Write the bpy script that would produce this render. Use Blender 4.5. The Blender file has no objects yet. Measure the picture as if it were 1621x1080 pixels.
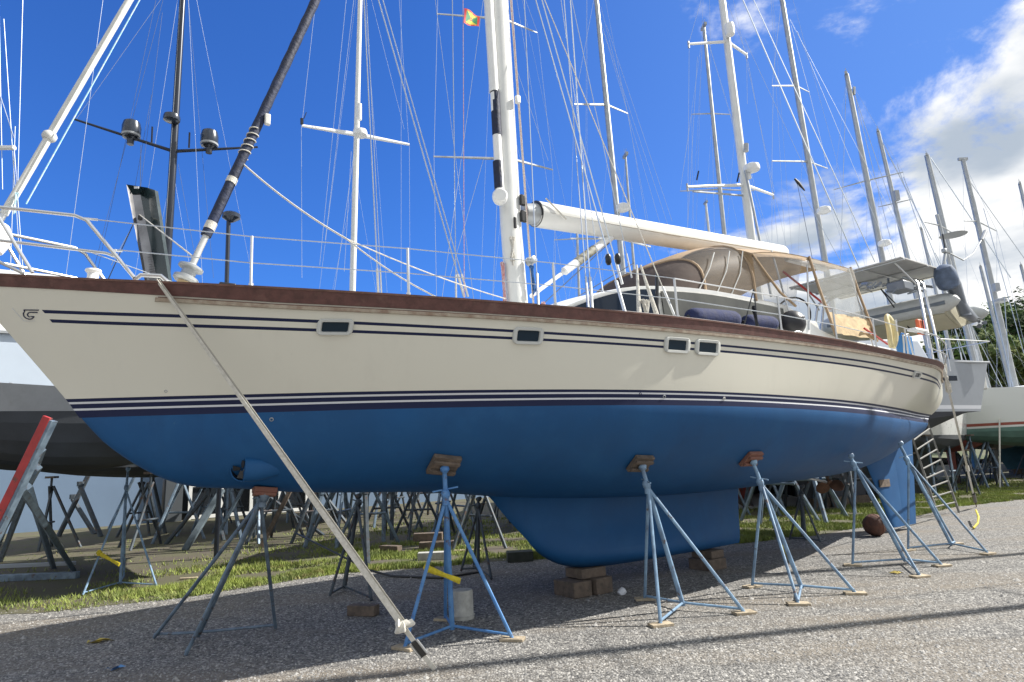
import bpy, math, random
import numpy as np
from mathutils import Vector, Matrix, noise
random.seed(7)
sc=bpy.context.scene
COL=sc.collection
R=math.radians
# ---------------------------------------------------------------- camera
F=1000.;CX=810.5;CY=540.;H=1.7
PITCH=math.atan(.195);ROLL=R(2.4)
cf=np.array([0,math.cos(PITCH),math.sin(PITCH)]);_r=np.array([1.,0,0]);_u=np.cross(_r,cf)
cr=_r*math.cos(ROLL)-_u*math.sin(ROLL);cu=_u*math.cos(ROLL)+_r*math.sin(ROLL)
cam=bpy.data.objects.new('camera',bpy.data.cameras.new('camera'));COL.objects.link(cam)
M=Matrix(((cr[0],cu[0],-cf[0],0),(cr[1],cu[1],-cf[1],0),(cr[2],cu[2],-cf[2],H),(0,0,0,1)))
cam.matrix_world=M
cam.data.sensor_width=36;cam.data.lens=F/1621*36;cam.data.clip_end=4000;cam.data.clip_start=.05
sc.camera=cam
def ray(x,y): return cf+cr*((x-CX)/F)-cu*((y-CY)/F)
def pj(p):
    v=np.array(p)-np.array([0,0,H]);w=v@cf;return CX+F*(v@cr)/w,CY-F*(v@cu)/w
def gp(x,y,z=0.):
    d=ray(x,y);t=(z-H)/d[2];return Vector((d[0]*t,d[1]*t,z))
def at(x,y,Y):
    d=ray(x,y);t=Y/d[1];return Vector((d[0]*t,Y,H+d[2]*t))
ANG=R(34.5);A0=np.array([-3.98,5.57]);AX=np.array([math.cos(ANG),math.sin(ANG)]);NN=np.array([AX[1],-AX[0]])
def BP(x,y,off=0.):
    d=ray(x,y);t=(off+A0@NN)/(d[:2]@NN);q=d[:2]*t
    return float((q-A0)@AX),float(H+d[2]*t)
def W(s,off,z):
    q=A0+AX*s+NN*off;return Vector((q[0],q[1],z))
def BW(x,y,off):
    s,z=BP(x,y,off);return W(s,off,z)
# ---------------------------------------------------------------- materials
MATS={}
def mat(name,c,rough=.5,metal=0,var=.0,scale=6,bump=0,bscale=60,coat=0,alpha=1,c2=None,detail=4,trans=0,spec=.5,emis=None):
    if name in MATS:return MATS[name]
    m=bpy.data.materials.new(name);m.use_nodes=True;nt=m.node_tree;b=nt.nodes['Principled BSDF'];L=nt.links.new
    b.inputs['Base Color'].default_value=(*c,1);b.inputs['Roughness'].default_value=rough;b.inputs['Metallic'].default_value=metal
    b.inputs['Coat Weight'].default_value=coat;b.inputs['Coat Roughness'].default_value=.08;b.inputs['Alpha'].default_value=alpha
    b.inputs['Specular IOR Level'].default_value=spec;b.inputs['Transmission Weight'].default_value=trans
    if var or c2 or bump:
        tc=nt.nodes.new('ShaderNodeTexCoord')
    if var or c2:
        n=nt.nodes.new('ShaderNodeTexNoise');n.inputs['Scale'].default_value=scale;n.inputs['Detail'].default_value=detail;n.inputs['Roughness'].default_value=.6
        L(tc.outputs['Object'],n.inputs['Vector'])
        r=nt.nodes.new('ShaderNodeValToRGB');r.color_ramp.elements[0].position=.35;r.color_ramp.elements[1].position=.68
        if c2 is None: c2=tuple(max(0,x*(1-var)) for x in c);ch=tuple(min(1,x*(1+var*.6)) for x in c)
        else: ch=c
        r.color_ramp.elements[0].color=(*c2,1);r.color_ramp.elements[1].color=(*ch,1)
        L(n.outputs['Fac'],r.inputs['Fac']);L(r.outputs['Color'],b.inputs['Base Color'])
        mr=nt.nodes.new('ShaderNodeMapRange');mr.inputs['To Min'].default_value=max(0,rough-.12);mr.inputs['To Max'].default_value=min(1,rough+.12)
        L(n.outputs['Fac'],mr.inputs['Value']);L(mr.outputs['Result'],b.inputs['Roughness'])
    if bump:
        n2=nt.nodes.new('ShaderNodeTexNoise');n2.inputs['Scale'].default_value=bscale;n2.inputs['Detail'].default_value=5
        L(tc.outputs['Object'],n2.inputs['Vector'])
        bp=nt.nodes.new('ShaderNodeBump');bp.inputs['Strength'].default_value=bump;bp.inputs['Distance'].default_value=.02
        L(n2.outputs['Fac'],bp.inputs['Height']);L(bp.outputs['Normal'],b.inputs['Normal'])
    MATS[name]=m;return m
def weather(m,rcol,thr=.62,scale=9,amt=1,streak=False,soft=.06):
    "second layer: patches (or vertical streaks) of another colour over whatever feeds the base colour"
    nt=m.node_tree;L=nt.links.new;N=nt.nodes.new;b=nt.nodes['Principled BSDF'];bc=b.inputs['Base Color']
    tc=N('ShaderNodeTexCoord');mp=N('ShaderNodeMapping');L(tc.outputs['Object'],mp.inputs[0])
    if streak: mp.inputs['Scale'].default_value=(1,1,.12)
    mp.inputs['Location'].default_value=(3.7,1.1,5.2)
    n=N('ShaderNodeTexNoise');n.inputs['Scale'].default_value=scale;n.inputs['Detail'].default_value=7;n.inputs['Roughness'].default_value=.68;L(mp.outputs[0],n.inputs['Vector'])
    r=N('ShaderNodeMapRange');r.inputs['From Min'].default_value=thr;r.inputs['From Max'].default_value=thr+soft;r.inputs['To Max'].default_value=amt;L(n.outputs['Fac'],r.inputs['Value'])
    x=N('ShaderNodeMix');x.data_type='RGBA';L(r.outputs[0],x.inputs[0]);x.inputs[7].default_value=(*rcol,1)
    if bc.links: L(bc.links[0].from_socket,x.inputs[6])
    else: x.inputs[6].default_value=bc.default_value[:]
    L(x.outputs[2],bc);return m
cream=mat('cream_gelcoat',(.70,.685,.595),.30,coat=.3)
anti=mat('blue_antifoul',(.006,.075,.215),.6,var=.10,scale=1.2,detail=8,spec=.35)
navy=mat('navy_paint',(.008,.014,.055),.55,spec=.3)
whiteline=mat('white_line',(.62,.64,.68),.55)
maroon=mat('varnished_maroon_wood',(.12,.052,.045),.55,var=.3,scale=14,bump=.1)
brownrail=mat('sunworn_rail',(.17,.085,.065),.5,var=.3,scale=9)
white=mat('white_paint',(.78,.79,.78),.35,var=.06,scale=5)
offwhite=mat('weathered_white_paint',(.6,.6,.57),.45,var=.18,scale=7)
deckm=mat('deck_nonskid',(.62,.62,.58),.7,bump=.2)
steel=mat('stainless_steel',(.62,.63,.63),.38,1)
alu=mat('mast_aluminium',(.55,.56,.55),.42,.55,var=.15,scale=4)
alug=mat('grey_aluminium',(.40,.42,.43),.45,.5,var=.15,scale=4)
wirem=mat('rigging_wire',(.52,.57,.62),.35,.6)
wired=mat('dark_wire',(.09,.11,.15),.5,.3)
ropew=mat('pale_rope',(.62,.6,.54),.85,var=.25,scale=60,bump=.5,bscale=120)
ropec=mat('cyan_flecked_rope',(.25,.6,.75),.8,c2=(.65,.7,.72),scale=30)
roper=mat('red_flecked_rope',(.5,.12,.12),.85,c2=(.6,.55,.55),scale=40)
ropeb=mat('blue_rope',(.03,.12,.33),.85,var=.4,scale=60,bump=.5)
blackp=mat('black_plastic',(.012,.013,.016),.3)
darkm=mat('dark_mast_paint',(.02,.026,.04),.28,.3,coat=.3)
navycl=mat('navy_sailcloth',(.010,.018,.05),.7,var=.4,scale=14,bump=.5,bscale=22)
navyf=mat('navy_fender_cloth',(.012,.02,.075),.9,var=.25,scale=12,bump=.4,bscale=30)
tan=mat('tan_canvas',(.36,.26,.165),.85,var=.16,scale=5,bump=.3,bscale=14)
tand=mat('shaded_canvas',(.085,.063,.054),.9,var=.15,scale=5,bump=.2,bscale=14)
yellowc=mat('yellow_canvas',(.50,.38,.22),.85,var=.25,scale=9,bump=.5,bscale=12)
glassd=mat('tinted_window',(.008,.014,.026),.12,spec=.25)
portg=mat('portlight_glass',(.006,.022,.04),.15,spec=.3)
greycov=mat('grey_window_cover',(.05,.055,.05),.6,c2=(.018,.022,.024),scale=2.6,spec=.2)
dgrey=mat('dark_grey_antifoul',(.045,.052,.062),.7,var=.25,scale=2,bump=.1)
greyp=mat('pale_grey_paint',(.36,.38,.4),.4,var=.08)
whitehull=mat('white_topside',(.7,.71,.7),.3,var=.05,coat=.3)
greenb=mat('green_antifoul',(.12,.22,.19),.75,var=.25,scale=1.5)
redb=mat('red_antifoul',(.25,.05,.04),.75,var=.2)
tealb=mat('teal_antifoul',(.04,.13,.2),.75,var=.2)
standb=mat('blue_stand_paint',(.05,.17,.42),.5,c2=(.11,.26,.5),scale=7,bump=.12,bscale=90)
standl=mat('faded_blue_stand_paint',(.25,.4,.56),.5,c2=(.13,.2,.3),scale=6,bump=.12,bscale=90)
standg=mat('galvanised_stand',(.2,.27,.34),.45,.3,c2=(.1,.14,.19),scale=8)
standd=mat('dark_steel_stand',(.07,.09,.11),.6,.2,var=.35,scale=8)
redp=mat('red_painted_steel',(.42,.035,.035),.55,var=.25,scale=5)
rust=mat('rusty_steel',(.13,.055,.035),.85,c2=(.055,.03,.025),scale=8,bump=.5,bscale=30)
wood=mat('weathered_timber',(.17,.13,.10),.85,c2=(.085,.068,.055),scale=11,bump=.4,bscale=40)
woodr=mat('red_stained_pad',(.21,.11,.075),.8,c2=(.2,.08,.06),scale=12,bump=.3)
woodp=mat('pale_foot_board',(.42,.35,.25),.85,var=.3,scale=14,bump=.3)
concrete=mat('concrete',(.42,.42,.39),.9,var=.2,scale=14,bump=.4)
yellowp=mat('yellow_webbing',(.62,.5,.03),.75,var=.25,scale=20)
webm=mat('pale_webbing',(.74,.72,.66),.7,c2=(.55,.53,.47),scale=28)
bronze=mat('dull_bronze',(.16,.085,.05),.55,.35,var=.35,scale=12)
solar=mat('panel_underside',(.4,.4,.39),.5,var=.1)
solart=mat('solar_cells',(.01,.015,.04),.15)
hyp=mat('grey_inflatable_fabric',(.17,.2,.23),.6,var=.12)
hypl=mat('pale_inflatable_fabric',(.52,.54,.53),.5,var=.1)
gelcr=mat('cream_dinghy_hull',(.52,.49,.37),.45,var=.1,scale=3)
engm=mat('grey_outboard_paint',(.14,.16,.19),.35,coat=.3)
engb=mat('blue_engine_hood',(.10,.14,.22),.5,var=.4,scale=6)
orange=mat('orange_plastic',(.6,.13,.05),.6)
bluej=mat('blue_plastic',(.03,.17,.42),.45)
wallb=mat('shaded_blue_wall',(.155,.225,.33),.8,var=.07,scale=.6)  # wall blue with the shade of the boats put into it
wallw=mat('white_sheet_wall',(.86,.88,.9),.6,var=.05,scale=.4)
doorg=mat('dark_doorway_glass',(.02,.024,.03),.2)
roofm=mat('grey_sheet_roof',(.4,.45,.52),.5,var=.1)
greenanchor=mat('dark_green_gloss',(.018,.035,.04),.22,coat=.4,var=.3,scale=3)
greymet=mat('brushed_grey_metal',(.3,.3,.31),.35,.6,var=.3,scale=3)
vin=mat('clear_vinyl',(.15,.148,.145),.5,alpha=.42,spec=.08,bump=.12,bscale=3)
vinc=mat('wrinkled_vinyl',(.34,.34,.31),.2,alpha=.55,spec=.8,bump=.9,bscale=4)
for _m in(standb,standl): weather(_m,(.11,.06,.04),.60,11,.85);weather(_m,(.4,.45,.5),.64,5,.5)
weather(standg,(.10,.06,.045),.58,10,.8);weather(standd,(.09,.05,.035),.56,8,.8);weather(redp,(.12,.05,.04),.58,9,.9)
weather(anti,(.018,.11,.26),.48,2.2,.4,soft=.25);weather(anti,(.05,.13,.22),.64,12,.3,soft=.07);weather(anti,(.006,.04,.13),.54,3.2,.35,streak=True,soft=.22)
weather(cream,(.58,.565,.49),.55,3.5,.3,streak=True,soft=.25);weather(cream,(.42,.40,.35),.66,6,.25,streak=True,soft=.1)
weather(maroon,(.22,.13,.10),.55,6,.6,soft=.2);weather(whitehull,(.45,.43,.38),.55,2.5,.5,streak=True,soft=.2);weather(greyp,(.25,.25,.24),.55,3,.5,streak=True,soft=.2)
# ---------------------------------------------------------------- mesh builder
class MB:
    def __init__(s): s.v=[];s.f=[];s.m=[]
    def add(s,vs,fs,mi=0):
        o=len(s.v);s.v+= [tuple(v) for v in vs];s.f+=[tuple(i+o for i in f) for f in fs];s.m+=[mi]*len(fs);return s
    def tube(s,pts,r,n=8,mi=0,cap=True,flat=1.0):
        pts=[Vector(p) for p in pts]
        if not hasattr(r,'__len__'): r=[r]*len(pts)
        vs=[];fs=[];up=None
        for i,p in enumerate(pts):
            t=(pts[min(i+1,len(pts)-1)]-pts[max(i-1,0)])
            if t.length<1e-9:t=Vector((0,0,1))
            t.normalize()
            if up is None:
                up=Vector((0,0,1)) if abs(t.z)<.9 else Vector((AX[0],AX[1],0))
            a=(up-t*up.dot(t))
            if a.length<1e-6:a=t.orthogonal()
            a.normalize();up=a;b=t.cross(a)
            for k in range(n):
                w=2*math.pi*k/n;vs.append(p+a*math.cos(w)*r[i]+b*math.sin(w)*r[i]*flat)
        for i in range(len(pts)-1):
            for k in range(n):
                fs.append((i*n+k,i*n+(k+1)%n,(i+1)*n+(k+1)%n,(i+1)*n+k))
        if cap: fs.append(tuple(range(n))[::-1]);fs.append(tuple(range((len(pts)-1)*n,len(pts)*n)))
        return s.add(vs,fs,mi)
    def box(s,c,size,ax=None,mi=0,ta=1.0):
        c=Vector(c);ax=ax or (Vector((1,0,0)),Vector((0,1,0)),Vector((0,0,1)))
        vs=[]
        for dz in(-1,1):
            q=ta if dz>0 else 1
            for dx,dy in((-1,-1),(1,-1),(1,1),(-1,1)):
                vs.append(c+ax[0]*dx*size[0]/2*q+ax[1]*dy*size[1]/2*q+ax[2]*dz*size[2]/2)
        return s.add(vs,[(3,2,1,0),(4,5,6,7),(0,1,5,4),(1,2,6,5),(2,3,7,6),(3,0,4,7)],mi)
    def lathe(s,c,prof,n=20,axis=(0,0,1),mi=0):
        c=Vector(c);t=Vector(axis).normalized();a=t.orthogonal().normalized();b=t.cross(a);vs=[];fs=[]
        for r,h in prof:
            for k in range(n):
                w=2*math.pi*k/n;vs.append(c+t*h+(a*math.cos(w)+b*math.sin(w))*max(r,1e-4))
        for i in range(len(prof)-1):
            for k in range(n): fs.append((i*n+k,i*n+(k+1)%n,(i+1)*n+(k+1)%n,(i+1)*n+k))
        fs.append(tuple(range(n))[::-1]);fs.append(tuple(range((len(prof)-1)*n,len(prof)*n)))
        return s.add(vs,fs,mi)
    def grid(s,rows,mi=0,thick=0,close=False):
        n=len(rows[0]);vs=[Vector(p) for r in rows for p in r];fs=[];ms=[]
        for i in range(len(rows)-1):
            for k in range(n-1 if not close else n):
                fs.append((i*n+k,i*n+(k+1)%n,(i+1)*n+(k+1)%n,(i+1)*n+k))
        if thick:
            # offset copy along vertex normals
            nr=[Vector() for _ in vs]
            for f in fs:
                nn=(vs[f[2]]-vs[f[0]]).cross(vs[f[3]]-vs[f[1]])
                for i in f:nr[i]+=nn
            o=len(vs);vs2=[v-(q.normalized() if q.length>0 else q)*thick for v,q in zip(vs,nr)]
            vs+=vs2;f2=[tuple(i+o for i in f)[::-1] for f in fs]
            m=len(rows)
            ed=[]
            for k in range(n-1): ed+=[(k+1,k,k+o,k+1+o),((m-1)*n+k,(m-1)*n+k+1,(m-1)*n+k+1+o,(m-1)*n+k+o)]
            if not close:
                for i in range(m-1): ed+=[(i*n,(i+1)*n,(i+1)*n+o,i*n+o),((i+1)*n+n-1,i*n+n-1,i*n+n-1+o,(i+1)*n+n-1+o)]
            fs=fs+f2+ed
        return s.add(vs,fs,mi)
    def prism(s,poly,ext,mi=0):
        poly=[Vector(p) for p in poly];n=len(poly);e=Vector(ext)
        return s.add(poly+[p+e for p in poly],[tuple(range(n))[::-1],tuple(range(n,2*n))]+[(i,(i+1)%n,(i+1)%n+n,i+n) for i in range(n)],mi)
    def build(s,name,mats,parent=None,smooth=True,angle=40,bevel=0):
        me=bpy.data.meshes.new(name)
        vs=s.v
        if parent is not None:
            inv=WM[parent.name].inverted();vs=[inv@Vector(v) for v in vs]
        me.from_pydata([tuple(v) for v in vs],[],s.f)
        if not isinstance(mats,(list,tuple)):mats=[mats]
        for m in mats:me.materials.append(m)
        for p,i in zip(me.polygons,s.m):p.material_index=i;p.use_smooth=smooth
        me.update()
        if smooth:
            try:me.set_sharp_from_angle(angle=R(angle))
            except Exception:pass
        o=bpy.data.objects.new(name,me);COL.objects.link(o)
        if parent is not None:o.parent=parent;WM[o.name]=WM[parent.name].copy()
        else:WM[o.name]=Matrix.Identity(4)
        if bevel:
            b=o.modifiers.new('bevel','BEVEL');b.width=bevel;b.segments=2;b.limit_method='ANGLE'
        return o
WM={}
def thing(name,label,cat,loc=(0,0,0),rot=0,group=None):
    o=bpy.data.objects.new(name,None);COL.objects.link(o);o.empty_display_size=.2
    o.location=loc;o.rotation_euler=(0,0,rot);o['label']=label;o['category']=cat
    if group:o['group']=group
    WM[o.name]=Matrix.Translation(Vector(loc))@Matrix.Rotation(rot,4,'Z');return o
def tag(o,label,cat,group=None):
    o['label']=label;o['category']=cat
    if group:o['group']=group
    # put the origin at the base
    me=o.data;c=Vector((sum(v.co.x for v in me.vertices),sum(v.co.y for v in me.vertices),0))/len(me.vertices);c.z=min(v.co.z for v in me.vertices)
    me.transform(Matrix.Translation(-c));o.location=c;return o
def struct(o,k='structure'): o['kind']=k;return o
def wire(name,a,b,r,m,parent,n=5,sag=0):
    a=Vector(a);b=Vector(b)
    pts=[a,b] if not sag else [a.lerp(b,t/12)-Vector((0,0,sag*4*(t/12)*(1-t/12))) for t in range(13)]
    return MB().tube(pts,r,n).build(name,m,parent)
def copy_tree(o,loc=None,rot=None,parent=None,scale=None):
    c=o.copy();COL.objects.link(c);c.parent=parent
    if loc is not None:c.location=loc
    if rot is not None:c.rotation_euler=(0,0,rot)
    if scale is not None:c.scale=(scale,)*3
    for ch in o.children: copy_tree(ch,parent=c)
    return c
def cspl(xs,ys):
    xs=np.array(xs,float);ys=np.array(ys,float);d=np.diff(ys)/np.diff(xs);m=np.empty_like(ys)
    m[0]=d[0];m[-1]=d[-1]
    m[1:-1]=(d[:-1]*np.diff(xs)[1:]+d[1:]*np.diff(xs)[:-1])/(xs[2:]-xs[:-2])
    def f(x):
        x=np.clip(x,xs[0],xs[-1]);i=int(np.clip(np.searchsorted(xs,x)-1,0,len(xs)-2));h=xs[i+1]-xs[i];t=(x-xs[i])/h
        return float((2*t**3-3*t*t+1)*ys[i]+(t**3-2*t*t+t)*h*m[i]+(-2*t**3+3*t*t)*ys[i+1]+(t**3-t*t)*h*m[i+1])
    return f
def dirv(a,b): return (Vector(b)-Vector(a)).normalized()
AXV=Vector((AX[0],AX[1],0));NV=Vector((NN[0],NN[1],0));ZV=Vector((0,0,1))
CLX,CLY,SKYV,EXPO=0.4,-1.1,1.0,1.35
# ================================================================ THE MAIN YACHT
YO=W(6.5,0,0)
Y=thing('sailing_yacht','large cream yacht with blue bottom, propped ashore, tan dodger and white boom','sailing yacht',YO,ANG)
stem=cspl([1.45,1.59,1.71,1.84,2.11,2.43,2.81,3.07,3.5,4],[2.9,1.6,.95,.58,.24,0,-.30,-.51,-.86,-1.26])
fW=cspl([0,.7,1.45,2.2,3.5,4.5,6,8,10,12,14,15.5,17.5],[0,.33,.66,1.0,1.48,1.76,1.98,2.03,1.85,1.42,.86,.5,.3])
fD=cspl([0,.35,.7,1.45,2.2,3.5,4.5,6,8,10,12,12.8,13.8,14.8,15.6,16.3,16.75],[.03,.26,.46,.87,1.2,1.63,1.86,2.1,2.24,2.24,2.08,1.99,1.78,1.4,1.05,.74,.4])
def Yh(s,z):
    v=min(1.15,max(0,(z-2.35)/.85));v=v**.8;u=max(0,s-stem(z));return (1-v)*fW(u)+v*fD(u)
def pv(c): return lambda s:float(np.polyval(c,s))
zdeck=pv([6.59e-05,-0.0017765,0.0164534,-0.0734496,3.3840653])
def zdeck(s,_f=pv([6.59e-05,-0.0017765,0.0164534,-0.0734496,3.3840653])):
    return _f(s) if s<12.7 else _f(12.7)-.008*(s-12.7)
zmar=lambda s:zdeck(s)-(.075 if s<0 else (.075+.018*min(s,1.5) if s<6 else max(.05,.102-.012*(s-6))))
def lim(f,a): return lambda s:f(min(s,a))
zc1=lim(pv([9.4e-06,-0.0005104,0.0085757,-0.0602033,3.1358697]),14)
zc2=lim(pv([3.1e-05,-0.0010024,0.0117606,-0.0654494,3.063784]),13.8)
_zt=cspl([0,3.5,6.1,8.7,11,13,15.7],[2.43,2.442,2.445,2.42,2.39,2.38,2.38])
ztop=_zt
zw1=lambda s:ztop(s)-.028; zw1b=lambda s:ztop(s)-.046
zw2=lambda s:ztop(s)-.085; zw2b=lambda s:ztop(s)-.103
zanti=lambda s:ztop(s)-.165-.02*max(0,min(1,(s-8)/4))
zb=cspl([.13,.3,.45,.81,1.6,3.74,4.6,6.8,9.8,12.7,14.3,15.5,16],[2.26,2.06,1.93,1.70,1.56,1.40,1.30,1.17,1.19,1.36,1.72,1.98,2.06])
def solve_start(zf):
    s=-.5
    for _ in range(60): s=stem(zf(s))*.5+s*.5
    return s
rows=[]   # (zfunc, kind)
NB=12
rows_def=[('b',j) for j in range(NB)]+[('r',zanti),('r',zw2b),('r',zw2),('r',zw1b),('r',zw1),('r',ztop)]
K=7
for k in range(1,K): rows_def.append(('r',lambda s,k=k:ztop(s)+(zc2(s)-.018-ztop(s))*k/K))
rows_def+=[('r',lambda s:zc2(s)-.013),('r',lambda s:zc2(s)+.013),('r',lambda s:zc1(s)-.013),('r',lambda s:zc1(s)+.013),('r',lambda s:(zc1(s)+zmar(s))/2),('r',zmar),('r',zdeck)]
i_anti=NB;i_top=NB+5;i_c2=NB+5+K
NT=110
def tt(i):
    t=i/(NT-1);return .62*t+.38*(t*t*(3-2*t)) if t>.5 else .55*t+.45*t*t*2*.5+.0
tv=[];
for i in range(NT):
    t=i/(NT-1);tv.append(t-.07*math.sin(2*math.pi*t)/1.2)
_es=cspl([2.0,2.2,2.35,2.55,2.8,3.2],[14.6,14.9,15.3,15.65,15.86,15.9])
def end_s(z): return _es(z)
def hullrow(rd):
    kind,q=rd;out=[]
    if kind=='b':
        th=q/NB*math.pi/2;sA=.13
        for t in tv:
            s=sA+t*(end_s(2.2)-sA);za=zanti(s);zc=min(zb(s),za);ya=Yh(s,za)
            c=min(1,max(0,s-3)/3)
            y=ya*math.sin(th)**.92;z=zc+(za-zc)*(1-math.cos(th)**(1.25))
            out.append((s,y,z))
    else:
        sA=solve_start(q)
        for t in tv:
            s0_=sA+t*(15.6-sA);z=q(s0_);s=sA+t*(end_s(z)-sA);z=q(s);out.append((s,Yh(s,z) if t>0 else 0.004,z))
    return out
HR=[hullrow(r) for r in rows_def]
hm=[cream,anti,navy,whiteline]
hb=MB()
for side in(1,-1):
    vs=[W(s,y*side,z) for row in HR for (s,y,z) in row];fs=[];ms=[]
    for r in range(len(HR)-1):
        for i in range(NT-1):
            a=(r*NT+i,r*NT+i+1,(r+1)*NT+i+1,(r+1)*NT+i)
            fs.append(a if side>0 else a[::-1])
            if r<i_anti:k=1
            elif r==i_anti:k=2
            elif r==i_anti+1:k=3
            elif r==i_anti+2:k=2
            elif r==i_anti+3:k=3
            elif r==i_anti+4:k=2
            elif r in(i_c2,i_c2+2):
                s=HR[r][i][0];k=2 if -.20<s<15.1 and not(r==i_c2 and s<-.20) else 0
            else:k=0
            ms.append(k)
    o=len(hb.v);hb.v+=[tuple(v) for v in vs];hb.f+=[tuple(j+o for j in f) for f in fs];hb.m+=ms
# transom cap
last=[row[-1] for row in HR]
poly=[W(s,y,z) for s,y,z in last]+[W(s,-y,z) for s,y,z in last[::-1]]
mid=MB()
vs=[];fs=[];NR=4
for (s,y,z) in last:
    for k in range(2*NR+1):
        q=(k/NR-1);vs.append(W(s+.12*(1-q*q)*min(1,max(0,(z-2.1)/.5)),y*q*-1,z))
n=2*NR+1
for r in range(len(last)-1):
    for k in range(n-1):fs.append((r*n+k,r*n+k+1,(r+1)*n+k+1,(r+1)*n+k))
hb.add(vs,fs,0)
for i in range(len(fs)):
    r=i//(n-1);hb.m[len(hb.m)-len(fs)+i]=1 if r<i_anti else (2 if r in(i_anti,i_anti+2,i_anti+4) else(3 if r in(i_anti+1,i_anti+3) else 0))
hull=hb.build('hull',hm,Y,angle=35)
def hull_hit(x,y,prev=None):
    lo=None
    for i in range(0,281):
        o=2.6-i*.01;s,z=BP(x,y,o)
        if z<zanti(s):
            # bottom surface
            if s<.13 or s>15.4: continue
            za=zanti(s);zc=zb(s)
            if z<zc: g=-o
            else:
                c=1-(z-zc)/(za-zc);th=math.acos(max(0,min(1,c**(1/1.25))));g=Yh(s,za)*math.sin(th)**.92-o
        else: g=Yh(s,z)-o
        if lo is not None and lo<0<=g: return s,o,z
        lo=g
    return s,o,z
def hn(s,z,e=.05):
    "outward normal frame on the topsides"
    a=(W(s+e,Yh(s+e,z),z)-W(s-e,Yh(s-e,z),z)).normalized();b=(W(s,Yh(s,z+e),z+e)-W(s,Yh(s,z-e),z-e)).normalized()
    n=a.cross(b).normalized()
    if n.dot(NV)<0:n=-n
    return a,b,n
# deck
d=MB();rr=[]
for s in np.linspace(-.7,15.75,60):
    y=max(.01,fD(s-stem(zdeck(s)))-.03);z=zdeck(s)-.03
    rr.append([W(s,y*q,z+.06*(1-q*q)) for q in(-1,-.6,-.2,.2,.6,1)])
d.grid(rr);d.build('deck',deckm,Y)
# toe rail on both sides: maroon wood with a sun worn top
def band(z0,z1,s0,s1,out,inn,n=90,side=1,sgn=1):
    rws=[[],[],[],[]]
    for s in np.linspace(s0,s1,n):
        a=z0(s);b=z1(s);ya=Yh(s,a);yb=Yh(s,b)
        rws[0].append(W(s,side*(ya+out),a));rws[1].append(W(s,side*(yb+out),b));rws[2].append(W(s,side*(max(.01,yb)-inn),b));rws[3].append(W(s,side*(max(.01,ya)-inn),a))
    m=MB();m.grid([rws[0],rws[1],rws[2],rws[3],rws[0]]);return m
for side in(1,-1):
    band(zmar,lambda s:zdeck(s)+.004,-.76,15.8,.014,.05,side=side).build('toe_rail',maroon,Y,angle=30)
    band(lambda s:zdeck(s)+.004,lambda s:zdeck(s)+.022,-.76,15.8,.022,.07,side=side).build('cap_rail',[brownrail],Y,angle=30)
m_=band(lambda s:zdeck(s)+.0,lambda s:zdeck(s)+.055*min(1,max(.05,(s-3)/2)),3.4,15.2,-.075,.10);m_.build('white_waterway',white,Y)
rb=band(lambda s:zmar(s)-.052,lambda s:zmar(s)-.024,.58,15.6,.03,.0);rb.build('rub_rail',mat('rub_strip',(.50,.45,.36),.5,c2=(.28,.2,.15),scale=9),Y,angle=30)
band(lambda s:zmar(s)-.024,lambda s:zmar(s)-.014,.60,15.6,.012,.0).build('rub_rail_seam',brownrail,Y,angle=30)
# ---- keel
def fin(zs,le,te,th,name,mt,nose=.5,n=16,tail=.88):
    m=MB();rws=[]
    for z,a,b,t in zip(zs,le,te,th):
        rw=[]
        xs=[0.5-0.5*math.cos(math.pi*k/n) for k in range(n+1)]
        def prof(x): return t*(1.0*(1-(1-min(1,x/.35))**2)**.5*(1 if x<.35 else 1-((x-.35)/.65)**1.8*tail))
        up=[(a+(b-a)*x,prof(x)) for x in xs]
        rw=[W(s,y,z) for s,y in up]+[W(s,-y,z) for s,y in up[::-1]]
        rws.append(rw)
    m.grid(rws,close=True);c=len(rws[0])
    m.add(rws[0],[tuple(range(c))]);m.add(rws[-1],[tuple(range(c))[::-1]])
    return m.build(name,mt,Y,angle=50)
zk=np.linspace(1.5,.30,26);ks=[4.15,4.37,4.60,4.89,5.16,5.34,5.5,5.85];kz=[1.5,1.33,1.08,.79,.53,.43,.37,.30]
lef=cspl(kz[::-1],ks[::-1]);tef=cspl([.28,.6,1.5],[9.12,9.16,9.3]);thf=cspl([.28,.31,.38,.48,.62,.85,1.15,1.25,1.5],[.05,.17,.27,.30,.25,.16,.15,.19,.5])
fin(zk,[lef(z) for z in zk],[tef(z) for z in zk],[thf(z) for z in zk],'keel',anti)
zr=np.linspace(2.15,.10,12)
fin(zr,[cspl([.1,.85,1.6,2.1],[14.1,13.75,13.35,13.1])(z) for z in zr],[14.62]*12,[.046]*12,'skeg',anti,tail=.25)
fin(zr,[14.42]*12,[cspl([.1,.8,2.15],[15.12,15.3,15.6])(min(2.0,z)) for z in zr],[.040]*12,'rudder',anti,tail=.4)
pn=MB();pn.box(W(13.98,.055,1.0),(.42,.02,.15),(AXV,NV,ZV));pn.build('skeg_patch',wood,Y,bevel=.004)
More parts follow.
